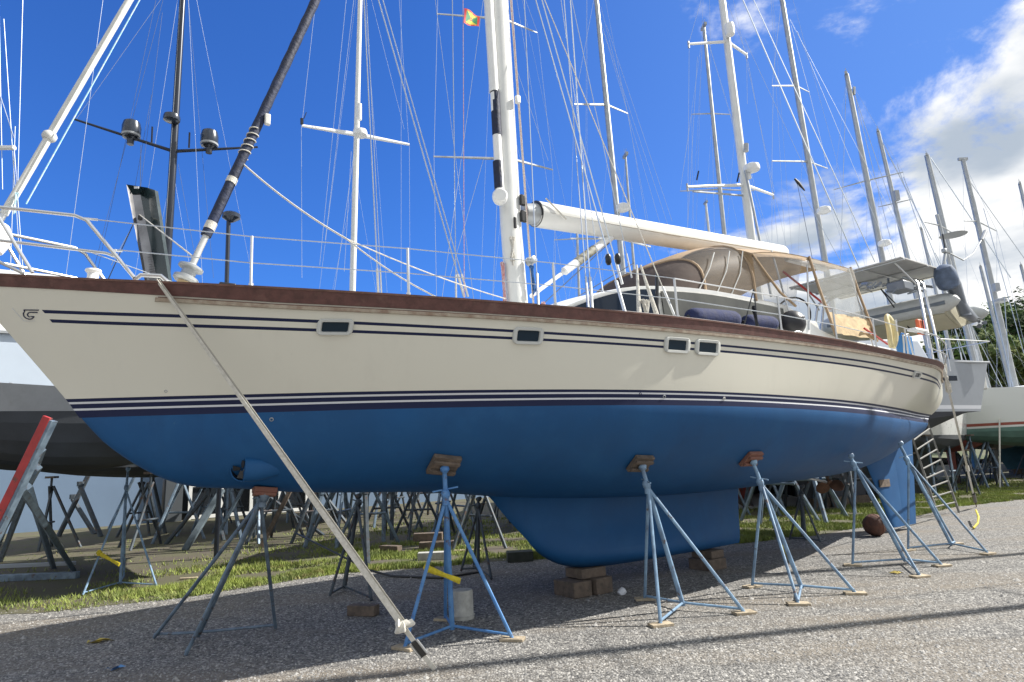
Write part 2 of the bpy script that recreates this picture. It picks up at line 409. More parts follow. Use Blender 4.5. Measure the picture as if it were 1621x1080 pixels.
# propeller, shaft and strut
pr=MB().tube([W(10.6,0,1.35),W(11.98,0,1.12)],.025,8).build('propeller_shaft',steel,Y)
MB().tube([W(11.7,0,1.5),W(11.75,0,1.15)],.04,8,flat=.4).build('shaft_strut',anti,Y)
P=thing_dummy=MB();P.lathe(W(11.93,0,1.12),[(.03,0),(.055,.03),(.055,.12),(.02,.2)],12,AXV)
prop=P.build('propeller_hub',bronze,Y)
for k in range(3):
    w=R(90+120*k+8);rv=(NV*math.cos(w)+ZV*math.sin(w));tv_=(NV*-math.sin(w)+ZV*math.cos(w))
    m=MB();rws=[]
    for j in range(8):
        q=j/7;r=.05+.25*q;wd=.10*math.sin(math.pi*min(1,.18+q*.78))**.7+.012;tw=.9-.5*q
        c=W(12.0,0,1.12)+rv*r;rws.append([c+(tv_*math.cos(tw)+AXV*math.sin(tw))*wd*u for u in(-1,-.4,.4,1)])
    m.grid(rws,thick=.012);m.build('propeller_blade',bronze,prop,angle=60)
# ---- portlights
def rrect(w,h,r,n=6):
    pts=[]
    for cx,cy,a0 in((w/2-r,h/2-r,0),(-w/2+r,h/2-r,90),(-w/2+r,-h/2+r,180),(w/2-r,-h/2+r,270)):
        for k in range(n+1):
            a=R(a0+90*k/n);pts.append((cx+r*math.cos(a),cy+r*math.sin(a)))
    return pts
for x0,x1,y0,y1,ins in((501,559,503.5,531.5,.78),(810.5,858.5,518,546,.76),(1050,1089.5,534,559.5,.70),(1099,1137,538,563,.70),(1444.5,1456,587,600,.8)):
    sa,oa,za=hull_hit(x0,(y0+y1)/2);sb_,ob,zb_=hull_hit(x1,(y0+y1)/2);sc_,oc,zt=hull_hit((x0+x1)/2,y0);_,_,zl=hull_hit((x0+x1)/2,y1)
    s=(sa+sb_)/2;z=(zt+zl)/2;a,b,nn=hn(s,z);c=W(s,Yh(s,z),z)
    w=(W(sb_,ob,zb_)-W(sa,oa,za)).length;h=zt-zl;r=min(w,h)*.32
    O=rrect(w,h,r);I=rrect(w*.72,h*.62,r*.3)
    def ring(P,d,mx=1):return [c+a*px*mx+b*py*mx+nn*d for px,py in P]
    m=MB();m.grid([ring(O,-.01),ring(O,.022),ring(O,.03,.955),ring([(px*1.07,py*1.07) for px,py in I],.028),ring(I,.012),ring(I,-.004)],close=True)
    fr=m.build('portlight_frame',mat('portlight_white',(.54,.555,.535),.45),Y,angle=50)
    m=MB();g=ring([(px*1.02,py*1.02) for px,py in I],.006);m.add(g,[tuple(range(len(g)))]);m.build('portlight_glass',portg,fr)
# ---- bow thruster
s,o,z=hull_hit(383,740);c=W(s,o,z)+(NV*.8-ZV*.5)*.035
axn=(NV*.78-ZV*.12-AXV*.58).normalized()
m=MB();m.tube([c-AXV*.0-axn*.02,c+AXV*.12-NV*.01,c+AXV*.3-NV*.02+ZV*.01,c+AXV*.62-NV*.03+ZV*.01],[.118,.118,.09,.03],20);m.build('thruster_fairing',anti,Y)
m=MB();m.lathe(c-axn*.1,[(.118,-.06),(.121,.02),(.119,.10),(.112,.118),(.104,.11),(.102,0),(.0,0)],28,axn)
tn=m.build('thruster_tunnel',anti,Y)
m=MB();m.lathe(c-axn*.1,[(.1025,.012),(.103,.112),(.100,.02),(.0,.02)],24,axn);m.build('tunnel_lining',blackp,tn)
aa=axn.orthogonal().normalized();bb=axn.cross(aa)
for k in range(4):
    w=R(90*k+25);v=aa*math.cos(w)+bb*math.sin(w);u_=aa*-math.sin(w)+bb*math.cos(w);cc=c+axn*.0
    MB().grid([[cc+v*.015+u_*.01,cc+v*.08+u_*.038],[cc+v*.015-u_*.012+axn*.012,cc+v*.085-u_*.014+axn*.03]],thick=.006).build('thruster_blade',mat('glossy_thruster',(.03,.032,.035),.15),tn)
# small skin fittings
for x,y,r,mt in((263,619,.014,greyp),(430,664,.019,greyp),(1013,624,.02,navy),(1051,628,.02,greyp),(1146,631,.02,offwhite)):
    s,o,z=hull_hit(x,y)
    n_=hn(s,max(z,2.3))[2];m=MB();m.lathe(W(s,o,z),[(r,-.01),(r,.008),(r*.7,.012),(r*.6,.002),(0,.002)],16,n_);m.build('skin_fitting',mt,Y)
# emblem on the bow
def on_hull(x,y,e=.004):
    s,o,z=hull_hit(x,y);return W(s,Yh(s,z)+e,z)
def stroke(pts,w,mt,name,par=Y):
    P=[on_hull(480*0+px/5.4,480+py/5.4) for px,py in pts];P2=[]
    for a,b in zip(P[:-1],P[1:]):
        for k in range(4):P2.append(a.lerp(b,k/4))
    P2.append(P[-1]);return MB().tube(P2,w,6,flat=1).build(name,mt,par)
em=stroke([(330,61),(204,61),(210,72),(200,92),(203,112),(222,132),(250,141),(272,136),(292,117),(262,117)],.0045,navy,'bow_emblem')
stroke([(320,82),(268,82),(247,84),(234,97),(238,112),(252,120)],.0045,navy,'emblem_inner_line',em)
stroke([(105,46),(205,156),(300,156)],.0018,whiteline,'emblem_border',em)
# ---- coachroof
cs=[4.5,4.9,5.3,5.8,6.4,7.2,8.2,9.2];cz=[3.36,3.56,3.72,3.86,3.94,3.99,3.995,3.975];cw=[1.0,1.13,1.22,1.28,1.31,1.33,1.33,1.32]
fz=cspl(cs,cz);fwid=cspl(cs,cw)
S_=np.linspace(4.5,9.2,24)
m=MB();m.grid([[W(s,q*fwid(s)*(1.0 if abs(q)<1 else 1.0),fz(s)+.10*(1-q*q)) for q in(-1,-.85,-.5,0,.5,.85,1)] for s in S_],thick=.055);m.build('coachroof_top',white,Y)
for side in(1,-1):
    m=MB();m.grid([[W(s,side*(fwid(s)+.04),3.26),W(s,side*(fwid(s)+.0),fz(s)-.055)] for s in S_]);m.build('coachroof_side',offwhite,Y)
    for a,b,mt,nm in((4.62,6.25,glassd,'cabin_window'),(6.33,9.05,greycov,'cabin_window_cover')):
        SS=np.linspace(a,b,14)
        m=MB();m.grid([[W(s,side*(fwid(s)+.062),3.30),W(s,side*(fwid(s)+.022),max(3.31,fz(s)-(.05 if a<5 else .075)))] for s in SS],thick=.012 if side<0 else -.012);m.build(nm,mt,Y)
m=MB()
for side in(1,-1):
    m.grid([[W(9.2,side*1.32,3.975),W(9.2,side*1.0,4.03)],[W(9.9,side*1.42,3.62),W(9.9,side*1.1,3.68)],[W(10.3,side*1.45,3.52),W(10.3,side*1.12,3.58)],[W(12.6,side*1.3,3.5),W(12.6,side*1.0,3.55)]])
    m.grid([[W(9.2,side*1.36,3.26),W(9.2,side*1.32,3.975)],[W(9.9,side*1.46,3.2),W(9.9,side*1.42,3.62)],[W(10.3,side*1.5,3.2),W(10.3,side*1.45,3.52)],[W(12.6,side*1.35,3.17),W(12.6,side*1.3,3.5)]])
m.build('cockpit_coaming',white,Y)
m=MB();m.grid([[W(4.5,-1,3.25),W(4.5,1,3.25)],[W(4.5,-1,3.36),W(4.5,1,3.36)]]);m.build('coachroof_front',white,Y)
# hatches forward
for x,y,l in((215*0+640,0,0),):pass
for s,o,l,w in((2.05,1.0,.30,.25),(4.0,1.25,.34,.3),(4.6,1.5,.4,.15),(.35,-.1,.4,.4)):
    m=MB();m.box(W(s,o,zdeck(s)+.06),(l,w,.10),(AXV,NV,ZV),ta=.8);m.build('deck_hatch',white,Y,bevel=.03)
# ---- dodger
hoops=[(6.72,1.08,4.02,3.90),(7.0,1.2,4.36,3.92),(7.4,1.27,4.70,3.94),(7.9,1.30,4.93,3.955),(8.4,1.33,5.05,3.96)]
def hoop(s,hw,zt,zs,n=18,p=3.3):
    out=[]
    for k in range(n+1):
        w=math.pi*k/n;cx=math.cos(w);sx=math.sin(w)
        out.append(W(s+.0,math.copysign(abs(cx)**(2/p),cx)*hw,zs+(zt-zs)*abs(sx)**(2/p)))
    return out
hs=[h[0] for h in hoops];f1=cspl(hs,[h[1] for h in hoops]);f2=cspl(hs,[h[2] for h in hoops]);f3=cspl(hs,[h[3] for h in hoops])
SS=np.linspace(6.72,8.4,12);HH=[hoop(s,f1(s),f2(s),f3(s)) for s in SS]
m=MB();m.grid([h[6:13] for h in HH[4:]],thick=-.012);dg=m.build('dodger_canvas',tan,Y)
# side panels: canvas with the inside shade in its colour forward, clear vinyl aft
for a_,b_ in((0,7),(12,19)):
    m=MB();m.grid([(h[0:10] if a_==0 else h[9:19]) for h in HH[:5]]);m.build('dodger_front_panel',tand,dg)
    m=MB();m.grid([h[a_:b_] for h in HH[4:]]);m.build('dodger_side_window',vin,dg)
for h in (HH[0],HH[4],HH[11]): MB().tube(h,.022,6).build('dodger_hoop',tan,dg)
# bimini
def bim(s,o,zc=0): return 0
bs=[8.4,8.8,9.5,10.2,11.4];bzs=[4.70,4.78,4.86,4.88,4.88];bzc=[5.02,5.08,5.12,5.12,5.08];bw=[1.33,1.33,1.32,1.32,1.3]
g1=cspl(bs,bzs);g2=cspl(bs,bzc);g3=cspl(bs,bw)
rws=[]
for s in np.linspace(8.4,11.4,20):
    sag=-.02*abs(math.sin((s-8.4)/3.0*math.pi*3))
    rws.append([W(s,g3(s)*q,g1(s)+(g2(s)+sag-g1(s))*(1-abs(q)**2.6)) for q in np.linspace(-1,1,15)])
bm=MB().grid(rws,thick=-.014).build('bimini_canvas',tan,Y)
for side in(1,-1):
    MB().grid([[W(s,side*g3(s),g1(s)),W(s,side*(g3(s)+.015),g1(s)-.07)] for s in np.linspace(8.4,11.4,20)],thick=.008).build('bimini_valance',tan,bm)
    # curved vinyl curtain behind dodger hoop
    a=[W(8.4,side*1.35,4.66-.0),W(8.45,side*1.36,4.4),W(8.8,side*1.36,4.05),W(9.0,side*1.36,3.97)]
    m=MB();m.grid([[W(8.4+ .95*t,side*1.35,f3(8)+ (4.66-f3(8))*(1-t)**.8*.98),W(8.4+1.35*t,side*1.36,4.70+.12*t-.75*0)] for t in np.linspace(0,1,8)]);m.build('side_curtain',vin,bm)
    m=MB();m.tube([W(8.4,side*1.345,4.70),W(8.65,side*1.36,4.45),W(8.98,side*1.37,4.15),W(9.36,side*1.37,3.97)],.02,6);m.build('curtain_seam',tan,bm)
    # window filling the space under the diagonal seam
    m=MB();m.grid([[W(8.4+.95*t,side*1.35,3.965),W(8.4+.95*t,side*1.355,3.965+(4.66-3.965)*(1-t)**.8)] for t in np.linspace(0,1,7)]);m.build('corner_window',vin,bm)
    # window seams
    for q in(7.6,7.95,8.25): MB().tube([W(q-.42,side*(f1(q-.4)+.01),3.98),W(q-.15,side*(f1(q-.1)+.0),4.35),W(q+.1,side*(f1(q)*.93),f2(q)*.55+4.45*.45)],.009,5).build('window_seam',offwhite,dg)
    # rolled curtain
    MB().tube([W(9.45,side*1.27,4.80),W(10.0,side*1.28,4.80),W(10.6,side*1.25,4.79)],[.05,.06,.045],10).build('rolled_curtain',mat('rolled_vinyl',(.7,.68,.66),.3),bm)
    # aft curtain
    rws=[]
    for t in np.linspace(0,1,9):
        s=10.0+1.3*t*1.0;rws.append([W(s+.02*math.sin(9*v+5*t),side*(1.36+.03*math.sin(14*t+6*v)+.12*v),4.86-(.95)*v) for v in np.linspace(0,1,12)])
    m=MB();m.grid(rws);m.build('aft_curtain_window',vinc,bm)
    rws=[]
    for t in np.linspace(0,1,9):
        s=10.0+1.3*t;rws.append([W(s+.02*math.sin(9*v+5*t),side*(1.49+.03*math.sin(19*t+6*v)+.1*v),3.92-.38*v) for v in np.linspace(0,1,6)])
    m=MB();m.grid(rws);m.build('aft_curtain_skirt',yellowc,bm)
    for s in(10.0,11.3):
        MB().tube([W(s,side*1.34,4.9),W(s,side*1.42,4.4),W(s,side*1.6,3.5)],.022,6).build('curtain_border',tan,bm)
    for a,b in((W(9.0,side*1.3,4.86),W(9.2,side*1.38,3.6)),(W(10.0,side*1.3,4.9),W(9.6,side*1.4,3.6)),(W(11.3,side*1.3,4.9),W(11.5,side*1.45,3.3))):
        MB().tube([a,b],.014,6).build('bimini_frame',steel,bm)
MB().tube([W(9.9,.9,4.75),W(10.7,1.2,4.1)],.02,6).build('red_strut',redp,bm)
# steering pod glimpsed under the bimini
m=MB();m.box(W(10.6,.7,3.72),(.5,.5,.5),(AXV,NV,ZV),ta=.75);m.build('helm_console',offwhite,Y,bevel=.04)
m=MB();pts=[W(10.35,.7+.33*math.cos(w),4.05+.33*math.sin(w)) for w in np.linspace(0,2*math.pi,25)];m.tube(pts,.016,6)
wh=m.build('steering_wheel',blackp,Y)
MB().tube([W(10.2,.2,3.7),W(10.45,.45,4.35)],.02,6).build('helm_guard',blackp,Y)
# ---- mast
MS=4.9
m=MB();m.tube([W(4.96,0,3.3),W(MS-.01,0,5),W(MS-.06,0,8.5),W(MS-.1,0,13),W(MS-.05,0,20.5)],[.158,.158,.156,.15,.11],20,flat=.8);mast=m.build('mast',alu if 0 else mat('mast_white',(.70,.71,.69),.32,.1,var=.06,scale=3),Y)
m=MB();m.tube([W(4.96+.158,0,3.4),W(MS+.147,0,5),W(MS+.095,0,8.5),W(MS+.05,0,13),W(MS+.06,0,20)],[.022]*5,8);m.build('mast_track',white,mast)
# vertical stowed pole in front
m=MB();m.tube([W(4.70,.05,5.42),W(4.67,.05,6.9)],.062,14);po=m.build('stowed_pole',white,Y)
m=MB();m.tube([W(4.665,.05,6.92),W(4.58,.05,10.5)],.07,14);m.build('pole_upper_tube',white,po)
for a,b in((5.45,5.85),(6.25,6.95)): MB().tube([W(4.685+.0,.05,a),W(4.675,.05,b)],.066,14).build('black_band',navycl,po)
m=MB();m.lathe(W(4.62,.16,5.27),[(.0,-.08),(.095,-.07),(.105,-.02),(.105,.05),(.085,.08),(0,.085)],22,NV-AXV*.6);pd=m.build('pole_drum',white,po)
MB().tube([W(4.7,.04,5.5),W(4.7,.06,5.33)],.03,8).build('pole_clamp',blackp,po)
# mast fittings
for z,l in((5.18,.17),(5.42,.16)): 
    m=MB();m.box(W(5.02,.13,z-.1),(.09,.05,l),(AXV,NV,ZV));m.build('mast_fitting',blackp,mast,bevel=.012)
MB().box(W(4.86,.15,4.95),(.04,.03,.16),(AXV,NV,ZV)).build('mast_slot',blackp,mast,bevel=.008)
MB().box(W(5.0,.155,6.85),(.07,.06,.12),(AXV,NV,ZV)).build('mast_lamp',white,mast,bevel=.012)
for s_,o_,z in((5.07,.14,4.42),(5.02,.15,3.62),(4.98,.15,3.75)):
    r=.065 if z>4 else .045
    m=MB();m.lathe(W(s_,o_,z),[(r,0),(r,.03),(r*.65,.05),(r*.6,.09),(r*.85,.12),(r*.4,.13)],16,NV);m.build('halyard_winch',alug,mast)
def bundle(c,h,w,n,mt,name,par,th=.009):
    m=MB()
    for k in range(n):
        ox=random.uniform(-w,w);hh=h*random.uniform(.75,1)
        pts=[c+AXV*(ox*math.cos(t)*1.0)+NV*(.02*math.sin(t*2+k))+ZV*(-hh/2+hh/2*math.cos(t)) for t in np.linspace(0,2*math.pi,15)]
        m.tube(pts,th,5)
    return m.build(name,mt,par)
bundle(W(5.1,.17,4.36),.42,.035,7,ropeb,'blue_rope_coil',mast)
bundle(W(4.82,.12,4.75),.42,.035,5,ropew,'white_rope_coil',mast)
bundle(W(4.72,.02,4.4),.85,.03,6,roper,'red_rope_coil',mast,.008)
bundle(W(5.22,.22,3.85),.35,.03,5,roper,'red_line_coil',mast,.007)
m=MB();m.lathe(W(5.32,.3,3.35),[(.19,0),(.185,.05),(.15,.14),(.09,.2),(.02,.23)],22,ZV);m.build('dorade_cover',mat('clear_white_dome',(.7,.72,.72),.2),Y)
# halyards running along the mast
for s_,o_,mt in((5.12,.14,roper),(5.09,.17,ropew),(5.16,.1,ropew)):
    wire('halyard',W(s_,o_,3.6),W(s_-.2,o_*.5,12),.007,mt,mast)
# ---- boom
bl=[(5.13,5.21),(5.30,5.225),(5.32,5.23),(8,5.36),(11.35,5.55)]
m=MB();m.tube([W(5.33,0,5.225),W(5.36,0,5.226),W(8,0,5.37),(W(11.35,0,5.56)),W(11.4,0,5.56)],[.18,.19,.19,.185,.17],20);boom=m.build('boom',mat('boom_white',(.74,.74,.71),.35,var=.05,scale=3,bump=.08,bscale=3),Y)
m=MB();m.tube([W(5.12,0,5.2),W(5.34,0,5.22)],[.13,.16],14);m.build('gooseneck',alug,boom)
m=MB();m.tube([W(5.325,0,5.225),W(5.335,0,5.226)],.191,20);m.build('boom_end_ring',blackp,boom)
MB().tube([W(5.36,.175,5.2),W(8,.19,5.32),W(11.3,.185,5.52)],.012,6).build('boom_seam',mat('boom_seam_grey',(.45,.44,.4),.5),boom)
wire('boom_line',W(5.38,.2,5.4),W(5.72,.22,5.14),.012,ropew,boom)
for s in(5.9,6.0,6.12): pass
# vang
m=MB();m.tube([W(5.18,0,3.98),W(5.8,0,4.42),W(5.81,0,4.43),W(6.78,0,5.12)],[.03,.03,.062,.062],12);vg=m.build('boom_vang',white,Y)
m=MB();m.tube([W(6.05,.0,4.60),W(6.42,.0,4.866)],.069,12);m.build('vang_sleeve',mat('scuffed_sleeve',(.35,.34,.27),.6,c2=(.12,.12,.1),scale=16),vg)
wire('vang_line',W(5.16,.05,3.72),W(6.7,.05,5.0),.007,wired,vg);wire('vang_line',W(5.1,.09,3.55),W(7.2,.05,4.75),.007,wired,vg)
# ---- furled headsails
def furled(p0,p1,r,mt,name,n=40):
    pts=[];rr=[]
    for i in range(n):
        t=i/(n-1);pts.append(p0.lerp(p1,t));rr.append(r*(1+.035*math.sin(i*1.9)+.03*math.sin(i*4.3)))
    return MB().tube(pts,rr,12).build(name,mt,Y)
a=W(.92,0,3.74);b=W(2.13,0,7.38);dd=(b-a)
TL=lambda y:min(np.linspace(0,1,400),key=lambda t:abs(pj(a+dd*t)[1]-y))
t375=TL(374)
fs_=furled(a+dd*t375,a+dd*3.15,.052,navycl,'furled_staysail',120)
MB().tube([a,a+dd*t375],.034,12).build('furler_tube',alu,fs_)
MB().tube([a+dd*3.1,W(MS,0,a.z+dd.z*3.28)],.012,6).build('stay_end',wirem,fs_)
m=MB();m.lathe(a-dd.normalized()*.12,[(.1,0),(.12,.02),(.12,.05),(.07,.07),(.07,.13),(.12,.15),(.12,.17),(.05,.2)],20,dd);m.build('furler_drum',alug,fs_)
m=MB();m.lathe(a-dd.normalized()*.3,[(.06,0),(.08,.06),(.06,.18)],14,dd);m.build('furler_base',yellowc,fs_)
for lo,hi in((TL(364),TL(352)),(TL(290),TL(282))): MB().tube([a+dd*lo,a+dd*hi],.056,12).build('white_wrap',ropew,fs_)
n_=dd.normalized();u1=n_.orthogonal().normalized();u2=n_.cross(u1)
tw0,tw1=TL(248),TL(205)
pts=[a+dd*(tw0+(tw1-tw0)*i/60)+(u1*math.cos(i*.5)+u2*math.sin(i*.5))*.058 for i in range(61)];MB().tube(pts,.007,5).build('sheet_wraps',ropew,fs_)
MB().box(a+dd*TL(190)+NV*.05+AXV*.07,(.06,.05,.13),(AXV,NV,ZV)).build('clew_block',offwhite,fs_,bevel=.01)
a2=W(-.60,0,3.98);b2=W(.22,0,6.56);d2=b2-a2
fo=furled(a2+d2*.03,a2+d2*6.2,.034,mat('furled_white_sail',(.66,.66,.62),.5,.1,var=.12,scale=10),'furled_genoa',60)
MB().tube([a2-d2*.2,a2+d2*.05],.028,10).build('furler_tube',steel,fo)
m=MB();m.lathe(a2-d2.normalized()*.30,[(.07,0),(.135,.04),(.15,.12),(.14,.22),(.085,.29),(.03,.3)],20,d2);m.build('furler_drum',white,fo)
m=MB();m.lathe(a2+d2*.335,[(.045,0),(.06,.02),(.06,.06),(.043,.08)],14,d2);m.build('furler_collar',offwhite,fo)
wire('furling_line',W(-.42,.1,4.15),W(.42,.1,6.9),.006,ropec,fo);bundle(W(-.5,.06,4.25),.2,.02,4,ropec,'line_coil',fo,.006)
# sheets leading aft from the staysail
q=a+dd*TL(256);q2=BW(548,378,.75)
wire('jib_sheet',q,q2,.010,ropew,Y,6,sag=.05)
for x2,y2,o2 in((690,470,1.2),(800,473,.3)): wire('jib_sheet',q2,BW(x2,y2,o2),.008,ropew,Y,6,sag=.04)
# ---- stanchions, lifelines, pulpit
st=[1.29,2.61,4.11,5.71,7.56,8.87,10.1,11.4,12.7]
for side in(1,-1):
    prev=None
    for s in st:
        o=Yh(s,zdeck(s))-.05;zz=zdeck(s)
        m=MB();m.tube([W(s,side*o,zz),W(s-.01,side*(o+.01),zz+.50)],.0135,8);m.tube([W(s,side*o,zz),W(s,side*o,zz+.06)],.022,8);sn=m.build('stanchion',steel,Y)
    pts=[W(.02,side*.46,3.97)]+[W(s-.01,side*(Yh(s,zdeck(s))-.04),zdeck(s)+.495) for s in st]
    pts2=[W(.22,side*.52,3.70)]+[W(s-.01,side*(Yh(s,zdeck(s))-.045),zdeck(s)+.25) for s in st]
    MB().tube(pts[:5],.005,5).build('lifeline',wirem,Y);MB().tube(pts2[:5],.005,5).build('lifeline',wirem,Y)
    MB().tube(pts[4:8],.009,6).build('guard_rail',steel,Y);MB().tube(pts2[4:8],.006,5).build('lifeline',wirem,Y)
    MB().tube(pts[7:],.009,6).build('guard_rail',steel,Y)
    # pulpit
    m=MB();m.tube([W(-1.15,side*.03,4.0),W(-1.05,side*.2,4.0),W(-.8,side*.30,4.0),W(-.05,side*.47,3.98),W(.04,side*.5,3.94),W(.42,side*.62,3.44)],.0155,8);pp=m.build('pulpit_rail',steel,Y)
    MB().tube([W(-1.0,side*.16,3.72),W(-.8,side*.3,3.72),W(.2,side*.52,3.66),W(.26,side*.56,3.63)],.0135,8).build('pulpit_mid_rail',steel,pp)
    MB().tube([W(-.62,side*.35,3.99),W(-.30,side*.42,3.44)],.0135,8).build('pulpit_leg',steel,pp)
    MB().tube([W(-.9,side*.22,3.72),W(-.36,side*.36,3.44)],.0135,8).build('pulpit_leg',steel,pp)
    for q in((W(.02,side*.47,3.965)),(W(.22,side*.53,3.69))):
        MB().tube([q,q+AXV*.10+NV*side*.02],.012,6).build('lifeline_turnbuckle',steel,pp)
# deck gear near the bow
m=MB();m.lathe(W(.12,.35,3.42),[(.05,0),(.06,.02),(.045,.05),(.045,.09),(.065,.11),(.06,.125)],18,ZV);m.build('windlass',white,Y)
m=MB();m.lathe(W(-.1,-.2,3.36),[(.24,0),(.22,.06),(.12,.11),(.02,.13)],20,ZV);m.build('anchor_locker_lid',blackp,Y)
m=MB();m.box(W(1.12,.95,3.36),(.14,.07,.06),(AXV,NV,ZV));m.build('deck_cleat',blackp,Y,bevel=.01)
m=MB();m.tube([W(.42,.60,3.42),W(.47,.62,3.47),W(.62,.66,3.47),W(.67,.68,3.42)],.02,8);m.build('bow_cleat',steel,Y)
for s in(7.95,):
    m=MB();m.tube([W(s-.12,2.16,3.24),W(s-.05,2.2,3.27),W(s+.05,2.2,3.27),W(s+.12,2.16,3.24)],.015,8);m.build('fairlead',steel,Y)
# ---- standing rigging (port side chainplates)
def shroud(x0,y0,x1,y1,o0,o1,r=.0065,k=1.25,mt=wirem,name='shroud',tb=True):
    p=BW(x0,y0,o0);q=BW(x1,y1,o1);e=p.lerp(q,k)
    o=wire(name,p,e,r,mt,Y)
    if tb:MB().tube([p,p+(q-p).normalized()*.38],r*2.1,7).build('turnbuckle',steel,o)
    return o
shroud(852,483,830,0,1.9,.8)
shroud(937,488,920-17,0,2.0,1.0,r=.009);shroud(931,487,893,0,2.0,.9)
shroud(989,494,848,0,2.03,1.1,r=.009)
shroud(1068,501,862,0,2.03,1.1,mt=ropew,r=.007)
shroud(985,450,858,0,.9,.6,r=.009);shroud(1000,440,905,0,.3,.3)
shroud(958,490,888,0,1.2,.4,r=.005)
shroud(735,470,599,0,-1.7,-.9,r=.011);shroud(741,470,606,0,-1.7,-.9,r=.009)
shroud(599,466,576,0,-1.75,-.8,r=.009);shroud(604,466,580,0,-1.75,-.8,r=.006)
shroud(722,474,716,0,-1.3,-.9,r=.008)
shroud(735,475,733,0,-.9,-.9,r=.006,mt=roper,name='flag_halyard',tb=False)
shroud(750,475,689,0,-1.2,-.8,r=.004,tb=False)
for (x,y,o) in((963,411,2.02),(978,410,2.0)):
    p=BW(x,y,o);m=MB();m.lathe(p,[(.02,-.06),(.035,-.03),(.035,.03),(.02,.06)],10);m.build('shroud_roller',blackp,Y)
# shroud covers and baggy rope
for x0,y0,x1,y1 in((1012,500,1008,420),(1040,500,1014,420)):
    p=BW(x0,y0,1.9);q=BW(x1,y1,1.75);m=MB();m.tube([p,p.lerp(q,.4),q],[.028,.022,.012],8);m.build('shroud_cover',ropew,Y)
bundle(BW(1022,475,1.9),.38,.06,14,ropew,'rope_tangle',Y,.007)
bundle(BW(1195,485,2.0),.45,.05,4,blackp,'black_line_coil',Y,.009)
wire('black_line',BW(1193,458,2.05),BW(1200,520,2.08),.008,blackp,Y);wire('black_line',BW(1193,458,2.05),BW(1178,515,2.02),.008,blackp,Y)
MB().tube([BW(1040,433,1.7),BW(1040,500,1.75)],.022,8).build('black_post',blackp,Y)
# mast spreaders above
for z in(11.0,15.0):
    for side in(1,-1):
        MB().tube([W(MS,0,z),W(MS+.25,side*1.25,z+.05)],[.05,.03],8,flat=.5).build('spreader',white,mast)
# ---- solar arch
ar=[(14.15,1.25)]
m=MB();m.box(W(14.8,-.05,5.50),(2.25,2.5,.03),(AXV,NV,ZV));pn=m.build('solar_panel',[solar],Y,bevel=.004)
m=MB();m.box(W(14.8,-.05,5.5175),(2.2,2.45,.005),(AXV,NV,ZV));m.build('solar_cells',solart,pn)
for s in(13.75,14.8,15.88): MB().tube([W(s,-1.3,5.47),W(s,1.22,5.47)],.018,6).build('panel_bar',steel,pn)
for o in(-.5,.4): MB().tube([W(13.7,o,5.46),W(15.9,o,5.46)],.016,6).build('panel_bar',steel,pn)
for side in(1,-1):
    for s,s2 in((13.95,14.5),(14.35,14.75)):
        MB().tube([W(s,side*1.35,3.15),W(s2-.05,side*1.1,5.1),W(s2,side*.98,5.22),W(s2+.05,side*.8,5.3)],.028,8).build('arch_leg',steel,Y)
    MB().tube([W(14.5,side*1.1,5.0),W(13.8,side*1.0,5.46)],.018,6).build('arch_brace',steel,Y)
MB().tube([W(14.6,-.95,5.26),W(14.6,.95,5.26)],.028,8).build('arch_bar',steel,Y)
m=MB();m.box(BW(1425,455,.9),(.45,.35,.2),(AXV,NV,ZV));m.build('arch_box',engm,Y,bevel=.03)
m=MB()
for k in range(34):
    p=BW(random.uniform(1362,1462),random.uniform(447,462),random.uniform(.4,1.1));m.tube([p,p+AXV*random.uniform(-.2,.2)+NV*random.uniform(-.25,.25)+ZV*random.uniform(-.08,.08)],random.uniform(.012,.03),5)
m.build('arch_clutter',engm,Y)
# antenna post on the arch
po=MB();po.tube([BW(1495,470,.55),BW(1494,420,.6),BW(1497,398,.6)],[.05,.04,.035],8);ap=po.build('antenna_post',alug,Y)
p=BW(1497,398,.6);m=MB();m.tube([p,p+ZV*.45],.016,6);m.build('antenna_rod',blackp,ap)
c=BW(1509,372,.6);m=MB();m.lathe(c,[(.30,-.01),(.31,.0),(.2,.035),(.02,.05)],24,ZV);m.build('flat_antenna_disc',greyp,ap)
MB().tube([p,BW(1525,412,.6),BW(1540,402,.6),BW(1556,376,.6)],.018,8).build('curved_arm',alug,ap)
m=MB();m.tube([BW(1554,380,.6),BW(1560,366,.6)],[.04,.05],8);m.build('camera_lamp',greyp,ap)
MB().box(p,(.28,.1,.1),(AXV,NV,ZV)).build('post_bracket',alug,ap,bevel=.02)
# boarding rails at the stern
for side in(1,-1):
    m=MB();m.tube([W(12.7,side*1.8,3.2),W(12.75,side*1.78,3.75),W(13.6,side*1.62,3.78),W(14.8,side*1.3,3.75),W(15.5,side*.95,3.72),W(15.6,side*.9,3.2)],.014,7);sr=m.build('stern_rail',steel,Y)
    MB().tube([W(12.72,side*1.8,3.47),W(14.2,side*1.5,3.47),W(15.55,side*.93,3.45)],.011,6).build('stern_mid_rail',steel,sr)
    for s,o in((13.5,1.64),(14.5,1.4)): MB().tube([W(s,side*o,3.17),W(s,side*o,3.77)],.012,6).build('rail_post',steel,sr)
MB().tube([W(11.4,1.95,3.2),W(11.42,1.97,3.55),W(11.65,1.95,3.6),W(11.72,1.95,3.2)],.013,6).build('boarding_hoop',steel,Y)
MB().tube([BW(1368,520,1.6),BW(1405,545,1.6)],.018,6).build('red_pole',redp,Y)
m=MB();m.box(W(13.0,1.55,3.85),(.5,.16,.05),(AXV,NV,ZV));m.build('outboard_bracket_board',white,Y,bevel=.01)
